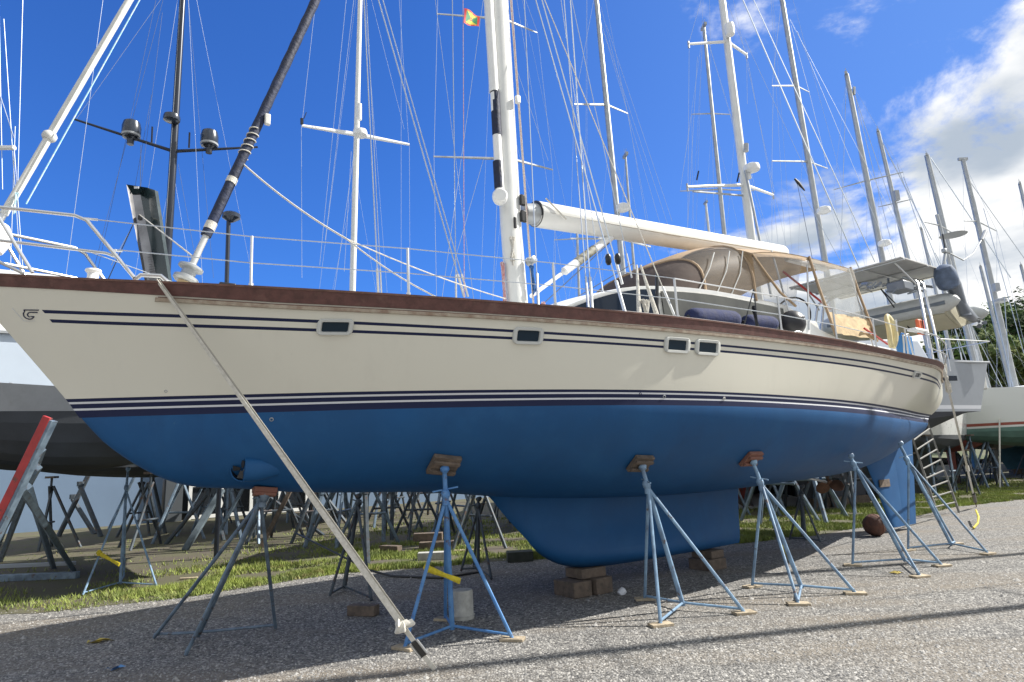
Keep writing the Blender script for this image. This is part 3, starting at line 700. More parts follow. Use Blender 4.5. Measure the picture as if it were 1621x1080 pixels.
# ================================================================ things lying on the yacht
def fender(p,q,r,mt,label,cat='fender',name='fender',group=None):
    p=Vector(p);q=Vector(q);d=q-p;T=thing(name,label,cat,(p.x,p.y,p.z-r),0,group)
    prof=[(0,0),(.035,.0),(.04,.02),(r*.7,.05),(r*.95,.12),(r,.2)]
    L=d.length;prof=[(0,0),(r*.45,.004),(r*.8,.03),(r*.97,.09),(r,.16),(r*1.02,L*.5),(r,L-.16),(r*.97,L-.09),(r*.8,L-.03),(r*.45,L-.004),(0,L)]
    m=MB();m.lathe(p,prof,22,d);b=m.build('fender_body',mt,T)
    for t in(-.01,1.01):
        m=MB();m.lathe(p+d*t,[(.02,-.02),(.03,0),(.02,.02)],10,d);m.build('fender_eye',blackp,T)
    return T
fender(BW(1090,502,1.65),BW(1166,507,1.65),.125,navyf,'longer navy cloth-covered fender on the side deck, the forward one of two')
fender(BW(1178,510,1.68),BW(1226,513,1.66),.11,navyf,'shorter navy cloth-covered fender on the side deck, just ahead of the black ball')
T=thing('ball_fender','round black ball fender with a small white emblem resting against the white coaming','fender',BW(1254,530,1.72))
c=BW(1254,512,1.72);m=MB();m.lathe(c-ZV*.19,[(.19*math.sin(t),.19-.19*math.cos(t)) for t in np.linspace(0,math.pi,15)],24,ZV);m.build('ball_body',mat('black_vinyl_ball',(.016,.017,.022),.42,bump=.1),T)
MB().tube([c+NV*.19+ZV*.06-AXV*.03,c+NV*.192+ZV*.08+AXV*.01,c+NV*.187+ZV*.04+AXV*.03,c+NV*.187+ZV*.02+AXV*.0],.006,5).build('ball_emblem',whiteline,T)
T=thing('horseshoe_buoy','pale yellow horseshoe lifebuoy hanging on the stern guard rail','lifebuoy',W(12.7,1.85,3.3))
m=MB();c=BW(1410,525,1.85);m.tube([c+AXV*.10*math.cos(t)+ZV*.26*math.sin(t)*1.0+NV*.02*math.cos(2*t) for t in np.linspace(R(-75),R(255),22)],.055,10,flat=.7);m.build('buoy_foam',mat('pale_yellow_foam',(.66,.58,.33),.7,var=.15),T)
m=MB();m.tube([c+AXV*.1+NV*.05,c+AXV*.1+ZV*.2+NV*.06],.02,5);m.build('buoy_strap',whiteline,T)
T=thing('jerrycan','blue plastic jerrycan standing on the aft side deck beside the horseshoe lifebuoy','jerrycan',W(13.2,1.5,3.2))
cj=BW(1432,548,1.6);m=MB();m.box(cj,(.30,.18,.36),(AXV,NV,ZV));m.build('can_body',bluej,T,bevel=.03);m=MB();m.tube([cj+AXV*-.08+ZV*.18,cj+AXV*-.05+ZV*.23,cj+AXV*.05+ZV*.23,cj+AXV*.08+ZV*.18],.014,6);m.build('can_handle',bluej,T)
T=thing('rescue_cushion','orange rescue sling bag strapped to the stern rail','rescue bag',W(14.1,1.5,3.4))
m=MB();co=BW(1457,518,1.5);m.box(co,(.26,.07,.30),(AXV,NV,ZV));m.build('bag_body',orange,T,bevel=.03);MB().tube([co+NV*.05+ZV*.16,co+NV*.05-ZV*.16],.012,5).build('bag_strap',blackp,T)
T=thing('towel','crumpled white and grey line bunch hanging over the stern quarter rail','rope bunch',W(15.4,1.0,3.1))
bundle(W(15.35,.98,3.45),.65,.13,14,ropew,'hanging_lines',T,.011)
bundle(W(15.2,1.05,3.15),.3,.16,6,ropew,'draped_coil',T,.01)
# courtesy flag
T=thing('courtesy_flag','small red bordered green and yellow triangular patterned flag flying high beside the main mast','flag',BW(733,42,-.9))
def fl(u,v): # u along fly, v down
    a=BW(735,13,-.9);b=BW(733,37,-.9);c2=BW(760,26,-.9);d2=BW(757,43,-.9)
    p=(a.lerp(c2,u)).lerp(b.lerp(d2,u),v);return p+NV*.02*math.sin(6*u+2*v)
fm=[mat('flag_red',(.6,.04,.03),.7),mat('flag_yellow',(.75,.62,.05),.7),mat('flag_green',(.03,.25,.1),.7)]
n=24;m=MB();vs=[fl(i/n,j/n) for j in range(n+1) for i in range(n+1)];fs=[];ms=[]
for j in range(n):
    for i in range(n):
        fs.append((j*(n+1)+i,j*(n+1)+i+1,(j+1)*(n+1)+i+1,(j+1)*(n+1)+i));u,v=(i+.5)/n,(j+.5)/n
        bd=min(u,1-u,v,1-v);x=(u-.5);y=(v-.5)
        k=0 if bd<.13 else(1 if abs(y)>abs(x) else 2)
        if x*x*1.3+y*y<.014:k=0
        if x*x*1.3+y*y<.004:k=1
        if bd<.09 and ((abs(u-.2)<.035 or abs(u-.5)<.035 or abs(u-.8)<.035)) and .03<bd:k=1
        ms.append(k)
m.add(vs,fs);m.m=ms;m.build('flag_cloth',fm,T)
# dinghy on davits
T=thing('inflatable_dinghy','grey and cream rigid inflatable dinghy slung across the stern under the solar panel','dinghy',W(16,0,4.1))
def dpt(s,o,z): return W(s,o,z)
for s,z,nm in((15.55,4.78,'inflatable_tube'),(17.0,4.66,'inflatable_tube')):
    x=1 if s>16 else -1
    pts=[];rr=[]
    path=[(s,1.42,z-.02,.02),(s,1.36,z,.10),(s,1.2,z,.19),(s,.95,z,.215),(s,0,z,.215),(s,-1,z,.215),(s-x*.15,-1.5,z+.05,.205),(16.3,-1.95,z+.15,.19)]
    m=MB();m.tube([W(a,b,c) for a,b,c,_ in path],[q[3] for q in path],16);tb=m.build(nm,hypl,T)
    m=MB();m.tube([W(a,b+.0,c-.0) for a,b,c,_ in path[2:7]],[q[3]*1.012 for q in path[2:7]],16,flat=1.0);
    m=MB();m.tube([W(a-x*-.19,b,c-.04) for a,b,c,_ in path[2:7]],.045,8,flat=.7);m.build('rubbing_strake',hyp,tb)
m=MB();rws=[]
for b in np.linspace(1.05,-1.7,14):
    q=max(0,(-b-.4)/1.3);w=.66*(1-q*q*.8)
    rws.append([W(16.28+w*u,b,4.55+.12*q-(.26*(1-abs(u))**.9)*(1-.5*q)) for u in np.linspace(-1,1,9)])
m.grid(rws,thick=-.03);m.build('dinghy_hull',gelcr,T)
m=MB();m.prism([W(15.62,1.06,4.55),W(16.28,1.06,4.29),W(16.94,1.06,4.55),W(16.94,1.06,4.8),W(15.62,1.06,4.8)],NV*.05);m.build('dinghy_transom',gelcr,T)
m=MB();m.box(W(16.2,-.1,4.78),(1.1,.25,.04),(AXV,NV,ZV));m.build('dinghy_seat',greyp,T,bevel=.01)
for s,o in((15.9,.2),(16.6,.2)): MB().tube([W(s,o,4.4),W(14.9,o*.8,5.25)],.014,5).build('davit_strap',blackp,T)
# outboard (part of the dinghy)
ob=MB();
ob.tube([BW(1504,440,1.28),BW(1509,452,1.28),BW(1520,478,1.28),BW(1526,492,1.28),BW(1528,500,1.28)],[.17,.19,.14,.11,.15],14,flat=.8)
eng=ob.build('outboard_leg',engm,T)
hc=BW(1500,440,1.3);m=MB();m.lathe(hc-ZV*.2,[(.12,-.05),(.19,.0),(.22,.12),(.215,.3),(.17,.44),(.05,.5)],20,ZV*.9-AXV*.35);m.build('engine_hood',engb,eng)
m=MB();m.tube([BW(1515,470,1.28),BW(1526,492,1.28),BW(1540,503,1.28),BW(1549,506,1.28)],[.12,.17,.12,.04],12,flat=.7);m.build('gear_casing',engm,eng)
m=MB();m.box(W(16.6,1.27,4.48),(.32,.18,.015),(AXV,NV,ZV));m.build('cavitation_plate',engm,eng,bevel=.004)
for k in range(3):
    w=R(120*k);c=W(16.82,1.28,4.40);rv=NV*math.cos(w)+ZV*math.sin(w);tv2=-NV*math.sin(w)+ZV*math.cos(w)
    MB().grid([[c+rv*.02-tv2*.03,c+rv*.12-tv2*.05],[c+rv*.02+tv2*.03+AXV*.03,c+rv*.12+tv2*.04+AXV*.04]],thick=.006).build('propeller_blade',engm,eng)
# tie-down straps
T=thing('tie_down_strap','long pale webbing strap from the bow rail to the gravel, knotted above its buckle','strap',gp(688,1062))
a=on_hull(246,452,.03);a.z=zdeck(.55)+.03;e=gp(688,1062);kn=gp(640,995,.0)
b=at(640,992,a.y+(e.y-a.y)*.80)
ln=lambda t:a.lerp(e,t)
def ribbon(p0,p1,w0,w1,tw0,tw1,n=30,th=.004):
    d=(p1-p0).normalized();s1=d.cross(Vector((0,1,0))).normalized();s2=d.cross(s1)
    rws=[[],[]]
    for i in range(n+1):
        t=i/n;w=w0+(w1-w0)*t;an=tw0+(tw1-tw0)*t;v=s1*math.cos(an)+s2*math.sin(an);p=p0.lerp(p1,t)
        rws[0].append(p-v*w/2);rws[1].append(p+v*w/2)
    return MB().grid(rws,thick=th)
kt=min(np.linspace(.5,1,200),key=lambda t:abs(pj(ln(t))[1]-985));kt2=min(np.linspace(.5,1,200),key=lambda t:abs(pj(ln(t))[1]-1015));kt3=min(np.linspace(.5,1,200),key=lambda t:abs(pj(ln(t))[1]-1038))
ribbon(a,ln(kt),.034,.058,.75,.1).build('webbing',webm,T)
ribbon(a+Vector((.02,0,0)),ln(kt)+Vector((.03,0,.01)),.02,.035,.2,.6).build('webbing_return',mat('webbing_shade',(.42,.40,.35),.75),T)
k=ln(kt+.01);m=MB()
for i in range(9):
    r=.035+.012*random.random();c=k+Vector((random.uniform(-.07,.09),random.uniform(-.05,.05),random.uniform(-.045,.045)))
    v=Vector((random.uniform(-1,1),random.uniform(-1,1),random.uniform(-.5,.5))).normalized()
    m.tube([c-v*.06,c-v*.03+ZV*.02,c+v*.03+ZV*.02,c+v*.06],[.012,.032,.034,.010],8,flat=.5)
m.build('strap_knot',webm,T)
ribbon(ln(kt),ln(kt2),.05,.045,.3,.3,6).build('webbing_lower',webm,T)
_x=(Vector((1,0,0))-dirv(a,e)*dirv(a,e).x).normalized();m=MB();m.box(ln((kt2+kt3)/2),(.085,.03,(ln(kt3)-ln(kt2)).length),(_x,dirv(a,e).cross(_x),dirv(a,e)));m.build('ratchet_buckle',mat('dark_buckle',(.06,.06,.06),.4,.6),T,bevel=.01)
for q in(-.035,.035): MB().tube([ln(kt2)+_x*q-Vector((0,.02,0)),ln(kt3)+_x*q-Vector((0,.02,-.01))],.011,6).build('buckle_bar',steel,T)
ribbon(ln(kt3),ln(1.0)+Vector((0,0,.01)),.04,.045,.2,.3,8).build('strap_tail',webm,T)
T=thing('tie_down_strap','narrow strap with buckles running from the stern down past the ladder to the gravel','strap',gp(1543,800))
a3=on_hull(1489,585,.05);e3=gp(1546,803);pp_=a3.lerp(e3,.65)
ribbon(a3,pp_,.04,.045,.3,1.4).build('webbing',webm,T)
m=MB();m.tube([pp_-ZV*.02,pp_+ZV*.12],[.05,.04],8);m.build('strap_knot',webm,T)
ribbon(pp_,a3.lerp(e3,.9),.06,.05,.2,.4).build('webbing_lower',webm,T)
m=MB();m.tube([a3.lerp(e3,.86),a3.lerp(e3,.94)],.045,8);m.build('ratchet_buckle',blackp,T)
MB().tube([a3.lerp(e3,.93),e3],.012,5).build('anchor_chain',rust,T)
m=MB();m.tube([gp(1545,808,.22),gp(1549,818,.2),gp(1548,828,.1),gp(1541,836,.03)],.02,6);m.build('yellow_tail',yellowp,T)
# ---------------------------------------------------------------- jack stands
def jack(label,pad,hub,base,feet,mt,padm,group='boat stands holding up the cream and blue yacht',pw=(.30,.22),boards=True,foot_board=None,dhub=None,r=.022,pn=None):
    """pad/hub/base/feet: world points"""
    T=thing('boat_stand',label,'boat stand',(base.x,base.y,0),0,group)
    m=MB();m.tube([base+ZV*.0,hub],r*1.25,10);m.build('pole',mt,T)
    m=MB();m.tube([hub-ZV*.1,hub.lerp(pad,.3),pad],[r*1.6,r*1.1,r*1.0],10);m.build('screw_tube',mt,T)
    m=MB();m.lathe(hub-ZV*.04,[(r*1.5,0),(r*2.1,.02),(r*2.1,.06),(r*1.4,.09)],10,(pad-base));m.build('collar_nut',mt,T)
    hz_=hub.lerp(pad,.18);w_=random.uniform(0,3);hd=Vector((math.cos(w_),math.sin(w_),.15))*.13
    m=MB();m.tube([hz_-hd,hz_+hd],r*.42,6);m.build('turning_handle',mt,T)
    for f in feet:
        m=MB();m.tube([hub-(hub-base)*.03,f+ZV*.02],r*.85,8);m.build('leg',mt,T)
        b=f.lerp(base,.02);m=MB();m.tube([f+ZV*.05,base+ZV*.03],r*.65,7);m.build('brace',mt,T)
        if boards:
            w=random.uniform(-.6,.6);ax=(Vector((math.cos(w),math.sin(w),0)),Vector((-math.sin(w),math.cos(w),0)),ZV)
            m=MB();m.box(Vector((f.x,f.y,.014)),(.24,.13,.028),ax);m.build('foot_board',woodp,T,bevel=.004)
    # pad: plate + timber
    n_=(pn or Vector((NV.x*.55,NV.y*.55,-.83))).normalized()
    a=AXV.copy();a=(a-n_*a.dot(n_)).normalized();b=n_.cross(a)
    if padm is not None:
        m=MB();m.box(pad-n_*.045*0-n_*.02,(pw[0],pw[1],.05),(a,b,n_));pd=m.build('pad',padm,T,bevel=.006)
        for q in(-.25,.25):
            m=MB();m.box(pad+n_*.02+b*q*pw[1],(pw[0]*.95,.04,.03),(a,b,n_));m.build('pad_batten',padm,pd,bevel=.004)
    m=MB();m.lathe(pad+n_*.02,[(r*2.2,0),(r*2.2,.02),(r*1.2,.05)],10,n_);m.build('swivel_plate',mt,T)
    return T
def on_bottom(x,y):
    s,o,z=hull_hit(x,y);return W(s,o,z)
def bnorm(x,y):
    p=on_bottom(x,y);q=on_bottom(x+14,y);r_=on_bottom(x,y+ -12);n=(q-p).cross(r_-p).normalized()
    if n.dot(Vector((0,-1,0)))<0:n=-n
    return n
specs=[
 ('grey stand with rusty red pad under the bow, left of the long strap',(420,772),(417,786),(313,1014),[(244,1012),(294,1040),(436,997)],standg,woodr,False,(.22,.11)),
 ('bright blue stand with wooden pad, just right of the knotted strap',(702,733),(701,784),(716,1004),[(641,1028),(811,1014),(705,982)],standb,wood,True,(.30,.26)),
 ('faded blue stand with tilted brown timber pad, in front of the keel',(1012,731),(1025,768),(1082,966),[(1021,950),(1046,991),(1178,972)],standl,wood,True,(.27,.24)),
 ('blue stand with an orange-red pad and a yellow rag around its leg',(1187,724),(1205,764),(1270,938),[(1191,930),(1264,958),(1354,941)],standl,woodr,True,(.27,.24)),
 ('blue-grey stand without timber pad, in front of the skeg and rudder',(1340,716),(1350,735),(1434,894),[(1350,896),(1456,914),(1491,897)],standl,None,True,(.2,.14)),
 ('blue-grey stand beneath the stern, right of the rudder and beside the ladder',(1418,699),(1437,728),(1507,868),[(1438,872),(1564,878),(1512,862)],standl,None,True,(.2,.14))]
STN=[]
for lb,pd,hb_,bs_,ft,mt,pm,bo,pw in specs:
    base=gp(*bs_);base.z=.05;F_=[gp(*q) for q in ft]
    n_=bnorm(*pd);p=on_bottom(*pd);p=p+n_*.05
    if lb.startswith('grey stand'): n_=Vector((0,-.2,-1)).normalized()
    # hub along line base->pad, at screen height of hb_
    best=min(np.linspace(.6,.98,39),key=lambda t:abs(proj_y(base.lerp(p,t))-hb_[1])) if 0 else None
    f_=None
    for t in np.linspace(.6,.98,60):
        q=base.lerp(p,t);v=np.array(q)-np.array([0,0,H]);yy=CY-F*(v@cu)/(v@cf);
        if yy<=hb_[1] or f_ is None:
            f_=q
            if yy<=hb_[1]:break
    STN.append(jack(lb,p,f_,base,F_,mt,pm,boards=bo,pw=pw,pn=n_))
def cloth_knot(p,q,mt,label,name='webbing_rag'):
    T=thing(name,label,'rag',(p.x,p.y,min(p.z,q.z)))
    m=MB();m.tube([p-(q-p)*.08,p+(q-p)*.15,p.lerp(q,.55)-ZV*.0,q],[.02,.035,.022,.032],8,flat=.5);m.build('webbing_tail',mt,T)
    m=MB();m.tube([p+ZV*.05,p+ZV*.01,p-ZV*.04],[.02,.045,.02],8);m.build('webbing_knot',mt,T);return T
cloth_knot(at(676,900,6.85),at(728,920,6.7),yellowp,'yellow webbing knotted across the legs of the light blue stand beside the grey bucket')
cloth_knot(at(1240,868,9.75),at(1250,885,9.65),yellowp,'yellow rag tied round the leg of the orange-red padded stand')
cloth_knot(at(157,876,10.4),at(189,894,10.3),yellowp,'yellow webbing tied between the legs of the slim pale stand at the left')
# slim pale stand at left
fL=[gp(131,944),gp(248,931),gp(196,915)];bL=gp(190,928);bL.z=.03
jack('slim pale stand in the sunlit grass at the left, right of the red beam',at(203,740,bL.y+.3),at(200,772,bL.y+.15),bL,fL,standl,None,boards=False,r=.018,group='boat stands behind the yacht')
# starboard side stands
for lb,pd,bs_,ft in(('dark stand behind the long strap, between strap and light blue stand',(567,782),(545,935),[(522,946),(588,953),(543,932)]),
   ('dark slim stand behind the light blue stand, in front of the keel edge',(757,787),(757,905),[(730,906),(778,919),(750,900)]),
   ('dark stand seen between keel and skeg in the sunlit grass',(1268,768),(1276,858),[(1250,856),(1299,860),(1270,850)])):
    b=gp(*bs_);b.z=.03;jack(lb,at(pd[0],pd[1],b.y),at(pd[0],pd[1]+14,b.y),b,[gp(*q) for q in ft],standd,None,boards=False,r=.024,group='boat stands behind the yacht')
# long angled props (struts) left of centre behind the bow
def prop_beam(label,p,q,w,mt,name='timber_prop',cat='prop'):
    d=q-p;a=d.normalized();b=a.cross(Vector((0,1,0))).normalized();c=a.cross(b)
    m=MB();m.box((p+q)/2,(w,w*.7,d.length),(b,c,a));o=m.build(name,mt,bevel=.006);return tag(o,label,cat)
prop_beam('long grey slanting prop leaning up under the bow, behind the nearest stand',gp(292,872),at(352,775,gp(292,872).y+.8),.14,mat('grey_timber',(.13,.17,.2),.7,var=.3),)
prop_beam('pale slanting pole behind the bow thruster, leaning right',gp(412,868),at(462,772,gp(412,868).y+.4),.10,wood)
# ---------------------------------------------------------------- ladder
T=thing('ladder','aluminium ladder leaning against the stern overhang, right of the rudder','ladder',gp(1500,812))
l0,l1=gp(1484,818),gp(1518,812);t0=at(1441,682,l0.y-.5);t1=at(1466,662,l1.y-.2)
for p,q in((l0,t0),(l1,t1)):
    m=MB();m.tube([p,q],.05,4,flat=.5);m.build('rail',mat('weathered_ladder',(.16,.16,.15),.7,var=.3),T,smooth=False)
for k in range(1,9):
    t=k/9;MB().tube([l0.lerp(t0,t),l1.lerp(t1,t)],.02,6).build('rung',mat('weathered_ladder',(.16,.16,.15),.7,var=.3),T)
for p,q in((l0+Vector((.35,.5,0)),t0.lerp(l0,.25)),(l1+Vector((.35,.5,0)),t1.lerp(l1,.25))): MB().tube([p,q],.02,5).build('support_leg',alu,T)
# ---------------------------------------------------------------- small things on the ground
def block(name,label,cat,p,size,rot,mt,group=None,z=0):
    a=Vector((math.cos(rot),math.sin(rot),0));b=Vector((-math.sin(rot),math.cos(rot),0))
    m=MB();m.box(Vector((p.x,p.y,z+size[2]/2)),size,(a,b,ZV));o=m.build(name,mt,bevel=.008);return tag(o,label,cat,group)
kg='timber blocks under the keel'
p=W(5.75,0,0);block('keel_block','left of two bottom timber blocks under the front of the keel','timber block',p-AXV*.16+NV*.05,(.30,.42,.19),ANG,wood,kg)
block('keel_block','right of two bottom timber blocks under the front of the keel','timber block',p+AXV*.17+NV*.08,(.30,.42,.2),ANG+.08,wood,kg)
block('keel_block','upper timber block directly under the front of the keel','timber block',p+AXV*.10+NV*.02,(.42,.34,.12),ANG,wood,kg,.2)
block('keel_block','timber block under the aft part of the keel, lower one','timber block',W(8.3,.02,0),(.4,.4,.16),ANG,wood,kg)
block('keel_block','thin dark timber on top of the aft keel block','timber block',W(8.35,0,0),(.34,.36,.11),ANG+.1,wood,kg,.162)
block('timber_offcut','short timber offcut lying in the shade left of the light blue stand','timber block',gp(575,974),(.36,.14,.12),-.25,wood)
block('dark_block','dark rectangular block on the grass left of the keel','block',gp(823,888),(.46,.3,.17),.1,mat('dark_block_mat',(.06,.07,.06),.9,var=.3))
block('timber_plank','weathered plank end lying in the grass behind the strap','timber',gp(618,873),(.5,.16,.12),-.5,wood)
block('concrete_slab','pale concrete slab under the stack of old beams','slab',gp(688,886),(.62,.2,.14),.05,concrete)
block('timber_beam','upper weathered beam stacked on the pale slab behind the light blue stand','timber',gp(678,868),(.62,.22,.16),.02,wood,None,.16)
block('timber_beam','lower brown beam lying behind the pale slab','timber',gp(690,872)+Vector((0,.25,0)),(.75,.3,.16),.05,wood)
block('timber_board','thin pale board on the grass right of the beam stack','timber',gp(740,874),(.55,.14,.05),.1,woodp)
block('timber_board','short pinkish board on the grass between the two left stands','timber',gp(299,918),(.3,.07,.04),.15,woodp)
T=thing('bucket','pale grey upturned concrete bucket behind the light blue stand','bucket',gp(733,979))
m=MB();m.lathe(gp(733,979),[(.128,0),(.13,.03),(.124,.04),(.118,.29),(.112,.31),(0,.315)],26,ZV);m.build('bucket_body',concrete,T)
MB().tube([gp(733,979)+Vector((.13*math.cos(t),.13*math.sin(t),.04)) for t in np.linspace(0,2*math.pi,25)],.008,5).build('bucket_rim',concrete,T)
m=MB();c=gp(985,941);m.lathe(c+ZV*.03,[(.045,-.05),(.05,0),(.045,.04),(.0,.06)],14,(.6,.2,.5));tag(m.build('paper_cup',whiteline),'small white cup lying in the shade right of the keel blocks','cup')
T=thing('mooring_ball','rusty brown ball lying on the gravel behind the stand in front of the rudder','mooring ball',gp(1387,849))
c=gp(1387,849);m=MB();m.lathe(c,[(.215*math.sin(t),.215-.215*math.cos(t)) for t in np.linspace(0,math.pi,17)],26,ZV);m.build('ball_shell',rust,T);m=MB();m.lathe(c+ZV*.215,[(.217,-.012),(.222,0),(.217,.012)],26,(.9,.3,.1));m.build('ball_seam',rust,T)
def leafbits(c,n,sp,mt,name,label,cat):
    m=MB()
    for i in range(n):
        w=random.random()*6.28;l=random.uniform(.03,.1);p=c+Vector((random.uniform(-sp,sp),random.uniform(-sp,sp)*.5,.01));a=Vector((math.cos(w),math.sin(w),.1))*l;b=Vector((-math.sin(w),math.cos(w),.2))*l*.35
        m.add([p-a,p-b+ZV*.01,p+a,p+b+ZV*.02],[(0,1,2,3)])
    return tag(m.build(name,mt),label,cat)
yl=mat('dry_yellow_leaf',(.5,.4,.1),.8)
leafbits(gp(155,1017),5,.12,yl,'dry_leaf_scrap','yellow leaf scraps on the shaded gravel at the lower left','leaf')
leafbits(gp(1415,908),5,.12,yl,'yellow_scrap','crumpled pale yellow scrap on the gravel below the two right stands','scrap')
leafbits(gp(183,1060),4,.09,mat('blue_scrap_mat',(.1,.25,.5),.7),'blue_scrap','small blue plastic scrap on the gravel near the bottom left','scrap')
m=MB();m.tube([gp(x,y,z) for x,y,z in((470,845,.5),(540,880,.25),(585,903,.08),(620,912,.02),(700,915,.02),(760,905,.02))],.018,7);tag(m.build('garden_hose',blackp),'black hose lying across the grass edge behind the long strap','hose')
# grey tarpaulin heap behind the keel
m=MB();rws=[]
c0=gp(1200,800)
for i in range(13):
    rws.append([Vector((c0.x+(i-6)*.33,c0.y+(j-4)*.35,max(.005,.34*math.exp(-((i-6)/4.5)**4-((j-4)/2.6)**4)+.08*noise.noise(Vector((i*.6,j*.7,3)))))) for j in range(9)])
m.grid(rws,thick=.01);tag(m.build('tarpaulin',mat('pale_tarp',(.5,.53,.56),.7,bump=.3,bscale=6)),'pale grey tarpaulin heap on the grass behind the keel, right side','tarpaulin')
# ================================================================ BACKGROUND BOATS
def bg_hull(T,bow,head,L,B,z0,zw,zd,top,bot,stripe=None,keel=True,name='hull',n=26,tr=.55,rake=1.2,cabin=True,keelmat=None,kd=None):
    a=Vector((math.cos(head),math.sin(head),0));b=Vector((a.y,-a.x,0))
    def P(s,o,z): return Vector((bow.x,bow.y,0))+a*s+b*o+ZV*z
    def hb(t,zz):
        d=B/2*(math.sin(math.pi*min(1,(t*.93+.02)**.75*.62+.0)/1.0)**.8 if t<.6 else (1-(1-tr)*((t-.6)/.4)**1.6))
        return d
    rws=[];mi=[]
    zs=[('b',0),('b',.35),('b',.6),('b',.85),('b',1),('s',.05),('s',.12),('s',.2),('s',.55),('s',1)]
    for kd_,q in zs:
        rw=[]
        for i in range(n):
            t=i/(n-1)
            if kd_=='b':
                th=q*math.pi/2;s=rake+t*(L-rake-.5);zc=z0+(zw-z0)*(abs(2*(t-.45))**2.5);y=hb(t,0)*.9*math.sin(th)*min(1,(t*6)**.7+.01);z=zc+(zw-zc)*(1-math.cos(th))
            else:
                s0=rake*(1-q);s=s0+t*(L-s0-.5*(1-q));z=zw+(zd+.3*(1-t)**2-zw)*q;y=hb(t,1)*(.9+.1*q)*min(1,(t*6)**.7+.01)
            rw.append((s,y,z))
        rws.append(rw)
    m=MB();mats=[top,bot,stripe or top]
    for side in(1,-1):
        R_=[[P(s,y*side,z) for s,y,z in rw] for rw in rws]
        for r in range(len(R_)-1):
            k=1 if r<4 else(2 if r==5 else 0)
            m.grid([R_[r],R_[r+1]],k)
    dk=[[P(rws[-1][i][0],rws[-1][i][1]*q,rws[-1][i][2]) for q in(-1,0,1)] for i in range(n)];m.grid(dk,0)
    for r in range(len(rws)-1):
        p,q=rws[r][-1],rws[r+1][-1];m.add([P(p[0],p[1],p[2]),P(p[0],-p[1],p[2]),P(q[0],-q[1],q[2]),P(q[0],q[1],q[2])],[(0,1,2,3)],1 if r<4 else 0)
    h=m.build(name,mats,T,angle=30)
    if keel:
        m=MB();zt=z0+.3
        m.grid([[P(L*.33,0,zt),P(L*.4,.18,zt),P(L*.62,.03,zt),P(L*.4,-.18,zt)],[P(L*.40,0,.3),P(L*.45,.12,.3),P(L*.62,.02,.3),P(L*.45,-.12,.3)]],close=True);m.build('keel',keelmat or bot,T)
        m=MB();m.box(P(L*.52,0,.15),(L*.2,.3,.29),(a,b,ZV));m.build('keel_block',wood,T)
    if cabin:
        m=MB();m.grid([[P(L*t,B*.27*q,zd+hh*(1-.35*abs(q)**3)) for q in(-1,-.9,0,.9,1)] for t,hh in((.30,.05),(.33,.30),(.45,.42),(.62,.42),(.64,.05))]);m.build('cabin',white,T)
    return P,a,b
def bg_mast(T,p0,p1,r0,r1,mt,name='mast'):
    m=MB();m.tube([p0,p0.lerp(p1,.5),p1],[r0,r0*.97,r1],10);return m.build(name,mt,T)
def lineat(p0,p1,z):
    t=(z-p0.z)/(p1.z-p0.z);return p0.lerp(p1,t)
def rig(T,mast,p0,p1,a,b,L,B,zd,sp,shade=wirem,bow=None,fore=True,back=True,r=.0045,frac=1.0,tipr=.02,spm=None,sweep=0.15):
    """sp: list of (z, half length)"""
    top=p1
    tips={1:[],-1:[]}
    for z,hl in sp:
        c=lineat(p0,p1,z)
        for s in(1,-1):
            e=c+b*s*hl+a*sweep*hl+ZV*.04;m=MB();m.tube([c,e],[.035,tipr],6,flat=.5);m.build('spreader',spm or alug,mast);tips[s].append(e)
    for s in(1,-1):
        base=Vector((p0.x,p0.y,0))+b*s*B*.46+a*.1+ZV*zd
        pts=[base]+tips[s][:: 1]+[lineat(p0,p1,p0.z+(top.z-p0.z)*frac)]
        MB().tube(pts,r,4).build('shroud',shade,T)
        base2=base+a*.35
        MB().tube([base2,lineat(p0,p1,(sp[0][0] if sp else p0.z+(p1.z-p0.z)*.5))],r*.8,4).build('lower_shroud',shade,T)
    if fore and bow is not None: MB().tube([bow,lineat(p0,p1,p0.z+(top.z-p0.z)*frac)],r*1.1,4).build('forestay',shade,T)
    if back: MB().tube([Vector((p0.x,p0.y,0))+a*L*.55+ZV*zd,top],r*.9,4).build('backstay',shade,T)
def radar(T,c,r,mt,h=.16):
    m=MB();m.lathe(c,[(r*.6,-h*.45),(r*.95,-h*.3),(r,0),(r*.92,h*.3),(r*.5,h*.5),(.01,h*.52)],18,ZV);return m.build('radar_dome',mt,T)
def trestle(label,p,h,mt,w=1.0,rot=0,group='steel boat cradle trestles behind the yacht',rr=.035):
    T=thing('boat_stand',label,'boat stand',(p.x,p.y,0),rot,group)
    M_=WM[T.name]
    def Q(x,y,z): return M_@Vector((x,y,z))
    top=Q(0,0,h)
    for s in(1,-1):
        m=MB();m.tube([Q(-.08*s,0,h),Q(w*.55*s,.12*s,0)],rr,6);m.build('leg',mt,T)
    m=MB();m.tube([Q(0,.05,h),Q(0,w*.7,0)],rr,6);m.build('leg',mt,T)
    m=MB();m.tube([Q(-w*.3,0,h*.42),Q(w*.3,0,h*.42)],rr*.7,6);m.build('brace',mt,T)
    m=MB();m.tube([Q(0,.0,h-.15),Q(0,0,h+.2)],rr*.8,6);m.build('screw_tube',mt,T)
    m=MB();m.box(Q(0,0,h+.22),(.26,.2,.05));m.build('pad',wood,T)
    return T
protos={}
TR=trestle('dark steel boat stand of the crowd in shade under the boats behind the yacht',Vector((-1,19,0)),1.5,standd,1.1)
TR2=trestle('blue-grey steel boat stand of the crowd in shade under the boats behind the yacht',Vector((1.2,18.5,0)),1.6,standg,1.2,rot=.6)
used=[False,False]
